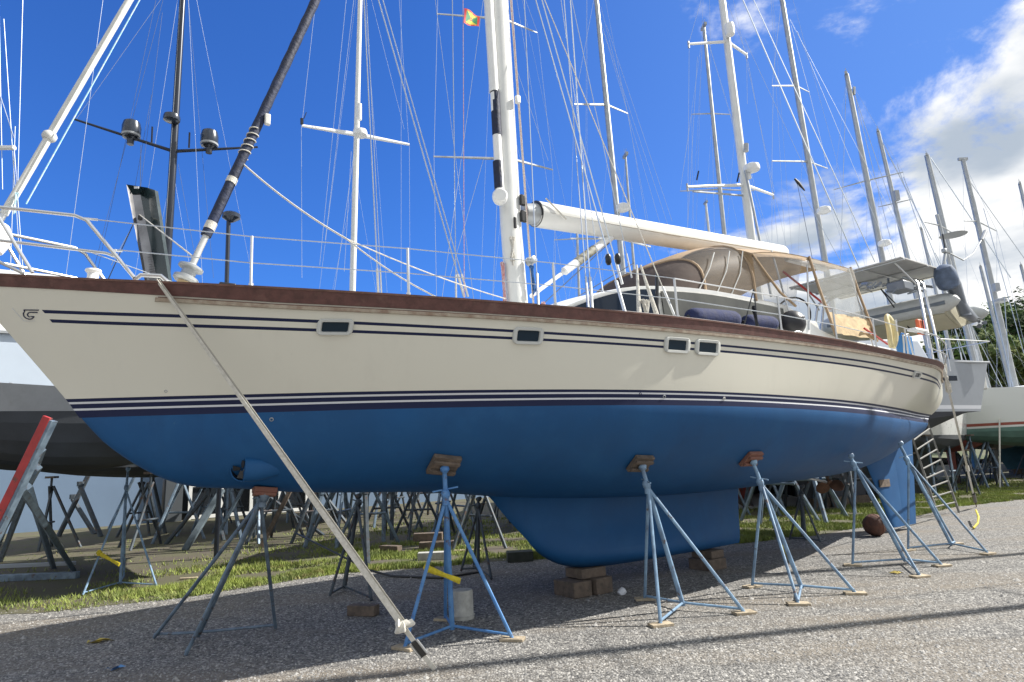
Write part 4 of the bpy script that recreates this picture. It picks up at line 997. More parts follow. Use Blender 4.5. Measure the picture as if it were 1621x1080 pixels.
def put_stand(p,rot,k=0,sc_=1.0):
    if not used[k]:
        used[k]=True;o=(TR,TR2)[k]
        o.location=(p.x,p.y,0);o.rotation_euler=(0,0,rot);o.scale=(sc_,)*3;return
    copy_tree((TR,TR2)[k],(p.x,p.y,0),rot,None,sc_)
def stands_for(P,L,B,z,rot,k):
    for t in(.25,.5,.78):
        for s in(1,-1):
            q=P(L*t,s*B*.42,0);put_stand(q,rot+random.uniform(-.5,.5)+(0 if s>0 else math.pi),k if random.random()<.7 else 1-k,z/1.75)
def sailboat(label,lo,hi,Yd,topvis,r,mt,head=34.5,L=12,B=3.6,zd=3.3,zw=2.1,z0=1.4,top=whitehull,bot=dgrey,stripe=None,sp=((.35,1.1),(.62,.9)),stands=True,cabin=True,mastpos=.4,wirer=.0045,frac=1.0,hmax=18,fore=True,sweep=.15,spm=None,skip_hull=False,stk=0,keel=True,group='yachts with tall masts ashore behind the main yacht'):
    p=at(lo[0],lo[1],Yd);q=at(hi[0],hi[1],Yd)
    if topvis: top_=q
    else: top_=p.lerp(q,(hmax-p.z)/(q.z-p.z))
    base=p.lerp(q,(zd-.1-p.z)/(q.z-p.z))
    h=R(head);a=Vector((math.cos(h),math.sin(h),0));bow=Vector((base.x,base.y,0))-a*L*mastpos
    T=thing('sailboat',label,'sailboat',(base.x,base.y,0),h,group)
    P,a,b=bg_hull(T,bow,h,L,B,z0,zw,zd,top,bot,stripe,cabin=cabin,keel=keel)
    r=r*.74 if mt is alug else r*.88
    mast=bg_mast(T,base,top_,r,r*.72,mt)
    m=MB();m.box(top_,(.42,.1,.12),(a,Vector((a.y,-a.x,0)),ZV));m.build('masthead_crane',alug,mast)
    m=MB();m.tube([top_-ZV*.05-a*.12,top_+ZV*.02+a*.15],.04,6);m.tube([top_+a*.08,top_+a*.10+ZV*.35],.0055,4);m.tube([top_-a*.05,top_-a*.05+ZV*.18,top_-a*.16+ZV*.2],.012,4);m.build('masthead_gear',alug,mast)
    H_=top_.z-base.z
    spz=[(base.z+H_*f if f<3 else f,hl) for f,hl in sp]
    rig(T,mast,base,top_,a,b,L,B,zd,spz,bow=P(.1,0,zd+.25),r=wirer,frac=frac,fore=fore,sweep=sweep,spm=spm)
    # a bundle of halyards
    for k in(-1,1): wire('halyard',base+a*.2*k+ZV*.3,lineat(base,top_,base.z+H_*.97)+a*.08*k,.004,shade_w,mast,4)
    if stands: stands_for(P,L,B,z0+.15,h,stk)
    return T,mast,base,top_,a,b,P
shade_w=wirem
def zat(x,y,Yd): return at(x,y,Yd).z
# left black-masted yacht
Ty,mast,ba,tp,a,b,P=sailboat('yacht with a black mast carrying two dark domes on its spreaders',(263,440),(289,0),19,False,.14,darkm,head=80,keel=False,z0=1.75,sp=(),hmax=20,L=13,fore=False,top=mat('dark_green_topside',(.02,.035,.04),.3,coat=.3),bot=dgrey)
c=lineat(ba,tp,zat(271,240,19));l=at(118,189,18.0);r_=at(408,233,20)
for e in(l,r_): m=MB();m.tube([c,e],[.06,.035],8);m.build('spreader',darkm,mast)
for x,y,t in((207,219,.52),(331,233,.5)):
    p=at(x,y,18.6 if x<260 else 19.4);m=MB();m.lathe(p,[(.11,0),(.24,.02),(.275,.12),(.28,.38),(.24,.55),(.12,.63),(.01,.65)],20,ZV);dm=m.build('satellite_dome',mat('black_dome',(.02,.028,.045),.25,coat=.4),mast)
    MB().lathe(p+ZV*.0,[(.1,-.22),(.11,-.05),(.2,.0)],14).build('dome_foot',darkm,dm)
    MB().lathe(p,[(.27,.06),(.28,.09),(.281,.12)],20).build('dome_band',greyp,dm)
for x,y0,y1 in((240,226,201),(299,234,210)): MB().tube([at(x,y0,19),at(x+1,y1,19)],.03,5).build('antenna',blackp,mast)
radar(mast,at(272,187,18.75),.26,mat('black_dome',(.02,.028,.045),.25),.3)
for x0,y0,x1,y1,yy in((104,440,163,0,18),(120,190,254,0,18),(145,440,258,0,18.5),(152,440,247,0,18.6),(338,440,298,0,19.5),(213,300,240,150,18.7),(313,430,282,260,19),(223,295,257,20,18.6)): MB().tube([at(x0,y0,yy),at(x1,y1,yy)],.006 if yy<18.3 else .005,4).build('shroud',wirem if yy<18.3 else wired,Ty)
# white mast with dome
Ty,mast,ba,tp,a,b,P=sailboat('yacht with slim white mast, white radar and long spreaders, left of the main mast',(558,460),(570,0),22,False,.135,mat('mast_white',(.7,.71,.69),.32),head=90,keel=False,z0=1.8,sp=(),hmax=22,fore=False,bot=redb)
c=lineat(ba,tp,zat(566,213,22))
for e in(at(478,199,20.8),at(648,229,23.2)): m=MB();m.tube([c,e],[.10,.055],8,flat=.5);m.build('spreader',white,mast)
radar(mast,at(570,211,21.6),.27,white,.33);m=MB();m.tube([at(569,190,21.75),at(569,165,21.75)],.09,10);m.build('mast_lamp',white,mast)
MB().tube([at(478,197,20.8),at(478,188,20.8)],.06,6).build('deck_lamp',blackp,mast);MB().tube([at(481,188,20.8),at(485,178,20.8)],.015,4).build('antenna',blackp,mast)
for x0,y0,x1,y1,yy in((635,460,635,0,23),(477,205,500,0,21),(478,440,477,205,21),(545,430,556,240,21.5),(647,225,632,0,23.2),(649,460,648,230,23.2),(506,420,548,0,21.2),(515,380,560,0,21.2),(528,470,560,245,21.2),(640,205,588,0,23)): MB().tube([at(x0,y0,yy),at(x1,y1,yy)],.006,4).build('shroud',wirem,Ty)
# yacht hidden by the main mast, its spreaders show
Ty,mast,ba,tp,a,b,P=sailboat('yacht whose mast hides exactly behind the main mast, only its four spreaders show',(822,470),(797,0),17,False,.10,alu,head=60,sp=(),hmax=20,L=11,fore=False,bot=dgrey)
for (x0,y0),(x1,y1) in(((691,22),(850,52)),((686,248),(875,269))):
    c=lineat(ba,tp,zat((x0+x1)/2+20,(y0+y1)/2-6,17))
    for x,y,yy in((x0,y0,16.2),(x1,y1,17.8)): m=MB();m.tube([c,at(x,y,yy)],[.05,.025],6,flat=.5);m.build('spreader',alug,mast)
for pts,yy in((((691,470),(687,248),(693,0)),16.2),(((880,440),(875,269),(851,52),(832,0)),17.8)): MB().tube([at(x,y,yy) for x,y in pts],.006,4).build('shroud',wirem,Ty)
for x0,y0,x1,y1 in((700,470,765,0),(868,255,818,110),(712,440,766,250),(780,470,790,250)): MB().tube([at(x0,y0,16.8),at(x1,y1,16.8)],.007,4).build('stay',wirem,Ty)
# mast 5
Ty,mast,ba,tp,a,b,P=sailboat('yacht with grey mast and small white radar just above the front of the boom',(985,420),(944,0),20,False,.135,alug,head=100,L=10,mastpos=.25,sp=(),hmax=22,fore=False,bot=tealb)
c=lineat(ba,tp,zat(959,166,20))
for x,y,yy in((909,165,19),(994,180,21)): m=MB();m.tube([c,at(x,y,yy)],[.05,.03],6,flat=.5);m.build('spreader',alug,mast)
c=lineat(ba,tp,zat(981,378,20))
for x,y,yy in((903,378,19),(1030,391,21)): m=MB();m.tube([c,at(x,y,yy)],[.045,.03],6,flat=.5);m.build('spreader',alug,mast)
radar(mast,at(986,329,19.75),.23,white,.28)
for x0,y0,x1,y1,yy in((1085,440,946,20,21),(1070,440,950,30,21),(994,180,951,10,21),(1030,391,994,180,21),(1064,350,960,40,20.5),(903,378,909,165,19),(909,165,940,0,19),(975,470,985,330,19.5),(925,470,985,350,19.6)): MB().tube([at(x0,y0,yy),at(x1,y1,yy)],.0055,4).build('shroud',wirem,Ty)
Ty,mast,ba,tp,a,b,P=sailboat('small yacht with a thin dark mast crossing behind the front of the boom',(1006,455),(990,246),24,True,.08,alug,head=100,L=8,B=2.8,sp=(),stands=False,fore=False)
Ty,mast,ba,tp,a,b,P=sailboat('small yacht with a thin mast seen under the boom, left of the tan dodger',(917,470),(913,352),26,True,.09,alug,head=90,L=8,B=2.8,sp=((zat(914,378,26),1.0),),stands=False,fore=False)
# mast 6, 7 (white ketch-like), 8 ...
Ty,mast,ba,tp,a,b,P=sailboat('yacht with slender grey mast just left of the stout white double-spreader mast',(1147,375),(1114,42),23,True,.12,alug,head=95,sp=((zat(1127,180,23),.8),(zat(1140,300,23),1.5)),bot=dgrey,spm=alug)
Ty,mast,ba,tp,a,b,P=sailboat('yacht with a stout white mast carrying two domes, a searchlight and white double spreaders',(1189,375),(1143,0),19,False,.16,mat('mast_white',(.7,.71,.69),.32),head=100,L=10,mastpos=.22,sp=(),hmax=22,fore=False,bot=redb)
for zz,(xl,yl,yyl),(xr,yr,yyr) in((66,(1090,70,18),(1182,87,20)),(293,(1088,296,17.6),(1224,309,20.6))):
    xm=1143+46*zz/375;c=lineat(ba,tp,zat(xm,zz,19))
    for x,y,yy in((xl,yl,yyl),(xr,yr,yyr)):
        e=at(x,y,yy);m=MB();m.tube([c,e],[.055,.04],8);m.build('spreader',white,mast);MB().tube([e-ZV*.14,e+ZV*.1],.03,6).build('spreader_end',greyp,mast)
m=MB();m.tube([at(1097,303,17.8),at(1178,310,19)],.035,6);m.build('spreader_brace',alug,mast)
radar(mast,at(1190,266,18.6),.25,white,.28);MB().tube([at(1186,283,18.7),at(1184,275,18.7)],.08,8).build('radar_bracket',white,mast)
m=MB();m.lathe(at(1155,47,18.75),[(.02,-.28),(.14,-.2),(.17,0),(.14,.2),(.02,.28)],16,ZV);m.build('upper_dome',white,mast)
MB().tube([at(1181,240,18.7),at(1181,228,18.7)],.08,8).build('searchlight',greyp,mast)
for x,y in((1103,285),(1167,288)): MB().tube([at(x,y,18.4),at(x+3,y-14,18.4)],.025,5).build('antenna',blackp,mast)
for x0,y0,x1,y1,yy in((1088,440,1091,70,18),(1224,309,1182,87,20),(1182,87,1150,0,20),(1233,400,1224,309,20),(1280,280,1178,60,20),(1180,270,1200,440,19),(1183,165,1182,90,20),(1090,70,1110,0,18),(1085,420,1104,90,18.5)): MB().tube([at(x0,y0,yy),at(x1,y1,yy)],.006,4).build('shroud',wirem,Ty)
Ty,mast,ba,tp,a,b,P=sailboat('small yacht with a short pale mast poking up above the middle of the boom',(1122,365),(1117,321),34,True,.11,alu,head=95,L=9,B=3,sp=(),stands=False,fore=False)
Ty,mast,ba,tp,a,b,P=sailboat('yacht with tall grey mast, low radar and two thin spreader pairs, above the bimini',(1305,408),(1238,0),21,False,.14,alug,head=80,L=10,mastpos=.28,sp=(),hmax=23,fore=False,bot=tealb)
for zz,(xl,yl),(xr,yr) in((136,(1222,136),(1281,146)),(256,(1222,255),(1310,267))):
    xm=1238+67*zz/408;c=lineat(ba,tp,zat(xm,zz,21))
    for x,y,yy in((xl,yl,20),(xr,yr,22)): m=MB();m.tube([c,at(x,y,yy)],[.04,.025],6,flat=.5);m.build('spreader',alug,mast)
radar(mast,at(1304,333,20.5),.23,white,.24)
for x0,y0,x1,y1,yy,rr in((1360,425,1176,0,17,.02),(1385,415,1193,0,17,.014),(1481,470,1250,30,22,.007),(1420,430,1262,50,22,.007),(1310,267,1281,146,22,.007),(1281,146,1252,40,22,.007),(1222,255,1224,136,20,.006),(1222,136,1236,10,20,.006),(1222,430,1222,255,20,.006)): MB().tube([at(x0,y0,yy),at(x1,y1,yy)],rr,5).build('stay',wirem,Ty)
m=MB();m.tube([at(1258,283,17),at(1264,290,17),at(1274,302,17)],[.03,.05,.02],8);m.build('stay_fitting',blackp,Ty);MB().tube([at(1259,285,17),at(1345,440,17)],.007,4).build('stay',wirem,Ty);MB().tube([at(1290,430,17),at(1262,290,17)],.007,4).build('stay',wired,Ty)
MB().tube([at(1221,470,18.5),at(1180,270,18.5)],.04,6).build('furled_stay',alug,Ty)
def mk(label,lo,hi,Yd,r,sp,**k):
    return sailboat(label,lo,hi,Yd,True,r,alug,head=k.pop('head',55),sp=sp,**k)
X=mk('yacht with thick plain grey mast topped by instruments, above the bimini rear edge',(1397,412),(1340,118),25,.17,((zat(1372,286,25),1.3),),bot=dgrey,top=whitehull)
MB().tube([at(1352,150,25),at(1352,138,25)],.06,5).build('mast_bracket',alug,X[1])
for x0,y0,x1,y1 in((1460,470,1353,150),(1425,440,1353,152),(1330,430,1340,120)): MB().tube([at(x0,y0,25.3),at(x1,y1,25.3)],.012,4).build('stay',wirem,X[0])
radar(X[1],at(1400,385,24.6),.25,white,.25)
X=mk('yacht with grey mast and small box halfway up, above the solar panel',(1437,410),(1390,208),29,.16,((zat(1414,322,29),.7),),bot=redb)
MB().box(at(1419,310,28.7),(.2,.2,.5)).build('mast_box',greyp,X[1]);MB().tube([at(1475,380,28.6),at(1397,226,28.6)],.02,4).build('furled_stay',wirem,X[0])
X=mk('yacht with heavy grey mast passing behind the flat disc antenna',(1512,440),(1467,246),31,.22,(),bot=dgrey)
MB().tube([at(1600,440,30.6),at(1473,250,30.6)],.03,5).build('furled_stay',wirem,X[0])
X=mk('distant yacht with short slim mast left of the flat disc antenna',(1473,425),(1458,362),40,.15,(),L=10,B=3,stands=False,bot=tealb)
X=mk('distant yacht with a slim grey mast in front of the hillside trees',(1583,545),(1552,422),42,.17,(),L=10,B=3,stands=False,bot=redb)
X=mk('distant yacht with its masthead at the right picture edge, the higher of two there',(1680,560),(1614,291),34,.15,(),L=10,B=3,stands=False,bot=tealb)
X=mk('distant yacht with its masthead at the right picture edge, the lower of two there',(1670,620),(1616,420),45,.18,(),L=10,B=3,stands=False,bot=dgrey)
X=mk('yacht with low pale mast above the grey hull, white radome near its foot',(1560,600),(1530,500),36,.2,(),bot=tealb,L=11,B=3.4,zd=3.0,head=8,stands=False);radar(X[1],at(1548,512,35.5),.3,white,.25)
# far left wires
for x0,y0,x1,y1,yy,lb in((17,330,37,0,12,0),):pass
T=thing('sailboat','grey catamaran with dark bottoms, partly hidden behind the cream bow','sailboat',W(0,-7,0),ANG,None)
for off,s0,L_ in((-5.0,-2.9,7.0),(-9.6,-3.5,7.0)):
    P,a,b=bg_hull(T,W(s0,off,0),ANG,L_,1.9,1.95,2.72,2.95,greyp,dgrey,None,keel=False,cabin=False,rake=.9,tr=.8)
m=MB()
def cat(s,o,z): return W(s,o,z)
m.grid([[cat(s,-5.4,2.5),cat(s,-5.9,2.7),cat(s,-7.3,2.8),cat(s,-8.7,2.7),cat(s,-9.2,2.5)] for s in(-1.6,4.0)]);m.grid([[cat(-1.6,-5.4,2.5),cat(-1.6,-5.9,2.7),cat(-1.6,-7.3,2.8),cat(-1.6,-8.7,2.7),cat(-1.6,-9.2,2.5)],[cat(-1.2,-5.3,3.0),cat(-1.25,-5.9,3.02),cat(-1.3,-7.3,3.04),cat(-1.25,-8.7,3.02),cat(-1.2,-9.3,3.0)],[cat(4,-5.3,3.0),cat(4,-5.9,3.02),cat(4,-7.3,3.04),cat(4,-8.7,3.02),cat(4,-9.3,3.0)]]);m.build('bridge_deck',greyp,T)
for s,o in((-2.2,-4.75),(-1.9,-4.3)):
    pass
m=MB();m.lathe(at(18,611,9.6),[(.05,0),(.05,.03),(.02,.05)],12,(0,-1,0));m.build('bow_eye',alug,T)
for x0,y0,x1,y1 in((27,330,36,0),(15,470,24,200),(33,440,6,30),(4,300,-2,0),(40,480,22,230),(22,218,0,150)): MB().tube([at(x0,y0,11),at(x1,y1,11)],.006,4).build('stay',wirem,T)
m=MB();m.tube([at(-20,234,11),at(23,234,11)],.05,6);m.build('spreader',white,T)
# gangway and mushroom radar post on the black boat's bow
T=thing('gangway','dark green and grey folded gangway standing upright left of the black mast','gangway',at(245,450,9.6))
q=lambda x,y,yy=9.6:at(x,y,yy)
fr=[q(200,292),q(207,296),q(246,450),q(233,450)]
m=MB();m.prism([q(200,292,9.2),q(233,297,9.4),q(222,307,9.5),q(209,307,9.3)],Vector((0,.04,0)));m.build('gangway_end',greenanchor,T)
m=MB();m.prism([q(208,307),q(224,307),q(256,450),q(232,450)],Vector((.0,.05,0)));m.build('inner_channel',greymet,T)
m=MB();m.prism([q(222,307,9.5),q(233,297,9.4),q(245,301,9.4),q(268,450,9.5),q(250,450,9.55)],Vector((.02,.06,0)));m.build('side_plate',greenanchor,T)
m=MB();m.prism([q(200,292,9.2),q(209,307,9.28),q(233,450,9.55),q(230,450,9.5)],Vector((-.01,.03,0)));m.build('edge_plate',greymet,T)
m=MB();m.box(q(216,297,9.28),(.075,.01,.035));m.build('label_plate',whiteline,T)
for k in range(12):
    t=k/12;MB().tube([q(233+t*6,400+t*46,9.55),q(245+t*6,398+t*46,9.55)],.006,4).build('rung_bar',greymet,T)
wire('gangway_line',q(221,340,9.4),W(.95,0,3.9),.010,ropew,T)
MB().box(q(222,345,9.35),(.05,.05,.07)).build('block_fitting',blackp,T)
wire('gangway_stay',q(222,297),q(223,230,9.6),.005,wired,T);wire('gangway_stay',q(170,445,9.5),q(213,350,9.5),.008,wired,T);wire('gangway_stay',q(176,420,9.5),q(213,352,9.5),.005,wirem,T)
T=thing('radar_post','dark pole with a round mushroom-shaped radar standing right of the furled navy sail foot','radar post',Vector((at(362,450,14).x,14,0)))
p=at(362,348,14);m=MB();m.tube([Vector((at(362,450,14).x,14,0.02)),Vector((at(362,450,14).x,14,3.2)),p],.05,8);m.build('pole',darkm,T)
m=MB();m.lathe(at(366,343,14),[(.05,-.14),(.14,-.08),(.2,-.04),(.205,.05),(.15,.09),(.02,.1)],20,ZV);m.build('radar_dome',mat('black_dome',(.02,.028,.045),.25),T)
# ---- right: grey boat stern, white boat, teal boat
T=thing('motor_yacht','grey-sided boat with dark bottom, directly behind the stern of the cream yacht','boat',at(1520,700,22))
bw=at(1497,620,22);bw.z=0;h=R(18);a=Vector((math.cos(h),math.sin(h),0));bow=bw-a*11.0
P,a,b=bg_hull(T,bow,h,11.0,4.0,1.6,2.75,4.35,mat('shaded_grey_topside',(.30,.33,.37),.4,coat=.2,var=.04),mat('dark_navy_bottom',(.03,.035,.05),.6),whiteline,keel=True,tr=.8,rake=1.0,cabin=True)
for k in range(4):
    m=MB();m.box(P(4.2+k*1.5,1.93,3.75),(.7,.06,.16),(a,b,ZV));m.build('hull_window',glassd,T,bevel=.01)
MB().tube([P(1.5,1.3,4.36),P(5,1.95,4.3),P(10.9,1.72,4.3)],.035,6).build('rub_strake',greyp,T)
m=MB();m.box(P(10.7,0,3.9),(.5,3.0,.9),(a,b,ZV));m.build('transom_locker',offwhite,T,bevel=.05)
for k in range(6):
    q=P(10.95,-1.4+k*.55,4.3);MB().tube([q,q+ZV*.5],.02,5).build('rail_post',steel,T)
m=MB();m.tube([P(8.5,1.9,4.4),P(8.5,1.9,5.0),P(11.1,1.7,5.0),P(11.1,-1.7,5.0)],.02,6);m.build('guard_rail',steel,T)
m0,m1=at(1543,575,22),at(1483,340,22);gm_=bg_mast(T,m0,m1,.075,.06,alug);c=lineat(m0,m1,zat(1487,357,22))
for e in(at(1464,352,21.4),at(1512,371,22.6)): MB().tube([c,e],[.03,.02],6).build('spreader',alug,gm_)
for x0,y0 in((1500,590),(1558,590)): MB().tube([at(x0,y0,22),at(1484,345,22)],.006,4).build('shroud',wirem,T)
m=MB();m.box(P(7.6,0,4.75),(3.0,2.4,.85),(a,b,ZV),ta=.85);m.build('deck_house',mat('grey_deckhouse',(.3,.34,.4),.6),T,bevel=.08)
T=thing('sailboat','white yacht with green bottom and two thin red stripes at the right picture edge','sailboat',at(1600,690,27),0)
h=R(-4);bow=Vector((at(1432,650,27).x,27,0));P,a,b=bg_hull(T,bow,h,14,4.0,1.5,2.35,3.75,mat('pale_topside',(.70,.72,.70),.35),greenb,mat('thin_red_stripe',(.3,.08,.06),.5),keelmat=dgrey)
m=MB()
for k in range(9):
    q=P(6+k*.9,1.85,3.8);MB().tube([q,q+ZV*.6],.022,5).build('stanchion',steel,T)
MB().tube([P(6,1.85,4.4),P(13.2,1.85,4.4)],.02,5).build('guard_rail',steel,T);MB().tube([P(6,1.85,4.1),P(13.2,1.85,4.1)],.012,5).build('lifeline',wirem,T)
for x0,y0,x1,y1 in((1500,590,1572,700),):pass
for x0,y0,x1,y1,yy in((1575,640,1430,280,26),(1600,640,1480,400,26),(1540,600,1420,260,26),(1621,560,1557,330,26),(1600,620,1590,470,26),(1530,600,1500,470,26),(1610,640,1560,420,26)): MB().tube([at(x0,y0,yy),at(x1,y1,yy)],.014,4).build('stay',wirem,T)
for x,y in((1520,790),(1550,782),(1585,775),(1612,772),(1468,790)):
    g=gp(x,y);put_stand(g+Vector((0,1.2,0)),random.uniform(0,3),1,1.15)
T=thing('sailboat','teal-bottomed boat with pale stripe, lowest at the far right edge','sailboat',at(1640,690,34),0)
bow=Vector((at(1590,650,33).x,33,0));P,a,b=bg_hull(T,bow,R(5),10,3.6,1.0,2.2,3.0,tealb,tealb,whiteline)
m0,m1=at(1612,632,27),at(1524,252,27);wm_=bg_mast(T,m0,m1,.12,.095,alug);c=lineat(m0,m1,zat(1552,350,27))
m=MB();m.box(m1,(.42,.1,.12));m.build('masthead_crane',alug,wm_)
for e in(at(1526,350,26.2),at(1578,366,27.8)): MB().tube([c,e],[.035,.02],6).build('spreader',alug,wm_)
MB().tube([at(1700,520,27),at(1537,290,27)],.014,4).build('stay',wirem,T);MB().box(at(1577,455,26.7),(.2,.2,.35)).build('mast_box',greyp,wm_);radar(wm_,at(1584,476,26.6),.25,greyp,.2)
for x0,y0,x1,y1 in((1578,620,1578,366),(1578,366,1527,260),(1640,620,1578,366),(1526,350,1524,258),(1540,620,1526,350)): MB().tube([at(x0,y0,27),at(x1,y1,27)],.006,4).build('shroud',wirem,T)
# vertical line over the white hull
for k in range(3):
    pass
m=MB();m.tube([at(1583,780,25.0),at(1582,628,26)],.03,6);m.build('hanging_rope',ropew,T)
# two neighbours standing just outside the frame on the right; their masts shade the gravel
for (mx,my),lb in(((14.0,9.0),'neighbouring yacht standing to the right of the view, nearer of two'),((18.2,12.6),'neighbouring yacht standing to the right of the view, farther of two')):
    T=thing('sailboat',lb,'sailboat',Vector((mx,my,0)),R(12));a=Vector((math.cos(R(12)),math.sin(R(12)),0));P,a,b=bg_hull(T,Vector((mx,my,0))-a*1.2,R(12),9,2.6,1.3,2.0,3.0,whitehull,tealb)
    base=Vector((mx,my,2.9));top_=Vector((mx,my,17));ms=bg_mast(T,base,top_,.10,.08,alug);rig(T,ms,base,top_,a,b,9,2.6,3.0,((7.5,.9),(12,.7)),back=True,r=.01)
# ---- red beam cradle at left
T=thing('steel_cradle','steel cradle with a long slanting red beam on splayed grey legs','cradle',gp(60,900))
yy=7.6
p,q=at(76,660,yy),at(-25,868,yy);d=(q-p);dn=d.normalized();sd=Vector((0,1,0));n3=dn.cross(sd)
m=MB();m.box((p+q)/2,(.10,.05,d.length),(n3,sd,dn));m.build('red_beam',redp,T,bevel=.006)
m=MB();m.box((p+q)/2+n3*.06*(1 if n3.x>0 else -1)+sd*.03,(.05,.10,d.length*.97),(n3,sd,dn));m.build('grey_beam',standg,T,bevel=.006)
for (x0,y0,ya),(x1,y1) in(((35,775,7.8),(118,905)),((40,780,8.1),(100,870)),((30,770,7.8),(-30,930)),((66,712,8.2),(0,890)),((60,740,8.2),(-5,860)),((45,770,8.4),(85,900))):
    g=gp(x1,y1);m=MB();m.tube([at(x0,y0,ya),g],.05,4);m.build('leg',standg,T,smooth=False)
m=MB();m.box((gp(-60,925)+gp(112,915))/2+ZV*.06,(2.2,.12,.12));m.build('base_rail',standg,T,bevel=.01)
m=MB();m.box((gp(-60,905)+gp(112,893))/2+ZV*.04,(2.4,.10,.08));m.build('base_rail',mat('pale_rail',(.3,.33,.36),.7),T,bevel=.01)
# crossed props in front of the blue wall
for i,((x0,y0),(x1,y1)) in enumerate((((110,730),(80,828)),((146,740),(92,850)),((115,790),(150,846)),((190,742),(150,830)),((127,770),(160,850)),((15,745),(18,800)),((60,735),(30,800)),((327,784),(262,862)),((338,781),(354,856)),((366,778),(382,854)),((417,779),(389,838)),((427,788),(513,848)),((509,783),(482,868)),((511,780),(556,838)),((578,782),(582,893)),((608,782),(607,858)),((621,782),(620,855)),((647,782),(669,838)),((215,750),(172,838)),((240,750),(262,845)))):
    g=gp(x1,y1);k_=.075 if x0<200 else .052;m=MB();m.tube([at(x0,y0,g.y+.2),g],k_,6);m.tube([at(x0,y0,g.y+.2),at(x0,y0,g.y+.2)+ZV*.15],k_*1.3,6);o=m.build('steel_prop',standd if i%3 else standg)
    tag(o,'dark slanting steel prop under the catamaran, before the pale blue wall' if x0<200 else 'slanting steel prop among the stands seen beneath the blue hull','prop','slanting props under the catamaran' if x0<200 else 'slanting props beneath the blue hull')
# more crowd of stands seen below the hull
random.seed(11)
for x in range(285,800,37):
    g=gp(x+random.uniform(-12,12),random.uniform(838,868));put_stand(g,random.uniform(0,3.1),random.randint(0,1),random.uniform(1.0,1.25))
for x in range(1185,1400,24):
    g=gp(x,random.uniform(806,826));put_stand(g,random.uniform(0,3.1),random.randint(0,1),random.uniform(1.2,1.5))
for x in range(520,800,55):
    g=gp(x+random.uniform(-12,12),random.uniform(812,826));put_stand(g,random.uniform(0,3.1),random.randint(0,1),random.uniform(1.3,1.6))
# added dark box standing in for the shade under the boats behind
for x,y,w,hh,lb in((1240,792,3.4,1.9,'dark shed box standing in for boat shade between keel and skeg'),):
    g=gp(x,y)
    T=thing('shade_backdrop',lb,'backdrop',g);m=MB();m.box(Vector((g.x,g.y+2,1.3)),(12,3,2.6));m.build('backdrop_wall',mat('shade_backdrop_wall',(.05,.055,.055),.9,var=.3),T);m=MB();m.box(Vector((g.x,g.y+2,2.66)),(12.4,3.4,.1));m.build('backdrop_roof',roofm,T)
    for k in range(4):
        m=MB();m.box(Vector((g.x-4+k*2.6,g.y+.48,1.1)),(1.2,.05,2.0));m.build('backdrop_door',standd,T)
# ---- left building
BO=Vector((-14.2,26.2,0))
T=thing('workshop_building','long pale blue building with white cladding above and white framed glass doors','building',BO,ANG)
WB=WM[T.name]
def bbox(m,x,y,z,sx_,sy_,sz_):
    a=Vector((math.cos(ANG),math.sin(ANG),0));b=Vector((-math.sin(ANG),math.cos(ANG),0));m.box(WB@Vector((x,y,z)),(sx_,sy_,sz_),(a,b,ZV));return m
bbox(MB(),-12.5,3,3.65,24.6,6,7.3).build('wall',wallb,T)
bbox(MB(),-12.5,3,8.5,24.8,6.2,2.4).build('upper_cladding',wallw,T)
bbox(MB(),-12.5,-.03,6.2,24.7,.05,2.1).build('lit_upper_wall',mat('lit_upper_wall',(.52,.60,.70),.7,var=.05,scale=.5),T)  # same wall in a lighter colour, without the painted boat shade
bbox(MB(),-12.5,-.13,7.3,24.8,.12,.10).build('wall_trim',greyp,T)
m=MB();m.tube([WB@Vector((-7.2,-.1,7.2)),WB@Vector((-7.25,-.1,0))],.035,6);m.build('downpipe',greyp,T)
bbox(MB(),12,3,1.55,12,5.6,3.1).build('low_wing_wall',wallb,T)
bbox(MB(),8.9,2.9,3.2,18,6.6,.14).build('low_wing_roof',roofm,T)
bbox(MB(),2.9,3,1.55,5.6,5.5,3.1).build('glazed_wall',doorg,T)
bbox(MB(),.2,-.12,1.6,.62,.5,3.2).build('grey_pillar',mat('grey_pillar_mat',(.07,.08,.09),.8),T)
for k in range(5):
    x=.85+k*1.2
    o=bbox(MB(),x,.16,1.3,.13,.10,2.6).build('door_frame',white,T)
    if k<4: bbox(MB(),x+.6,.17,1.35,1.06,.05,.06).build('glazing_bar',white,o);bbox(MB(),x+.6,.15,.10,1.06,.08,.14).build('door_sill',white,o)
bbox(MB(),3.2,.15,2.68,5.2,.12,.14).build('door_head',white,T)
bbox(MB(),9.5,.17,1.75,.07,.06,2.2).build('panel_joint',greyp,T)
# ---- house among the trees right
T=thing('house','small house with pale grey sheet roof on the slope at the right edge','house',Vector((44,52,2)))
m=MB();m.box(Vector((46,54,5.4)),(9,6,5.2));m.build('wall',mat('grey_house_wall',(.3,.33,.36),.8),T)
m=MB();m.prism([Vector((41,50.5,7.9)),Vector((51,50.5,7.9)),Vector((46,50.5,9.6))],Vector((0,7.2,0)));m.build('roof',roofm,T)
for k in range(3):
    m=MB();m.box(Vector((43.2+k*2.4,50.97,6.4)),(1.1,.08,1.2));wd=m.build('window',doorg,T);MB().box(Vector((43.2+k*2.4,50.93,5.75)),(1.3,.1,.08)).build('sill',white,wd)
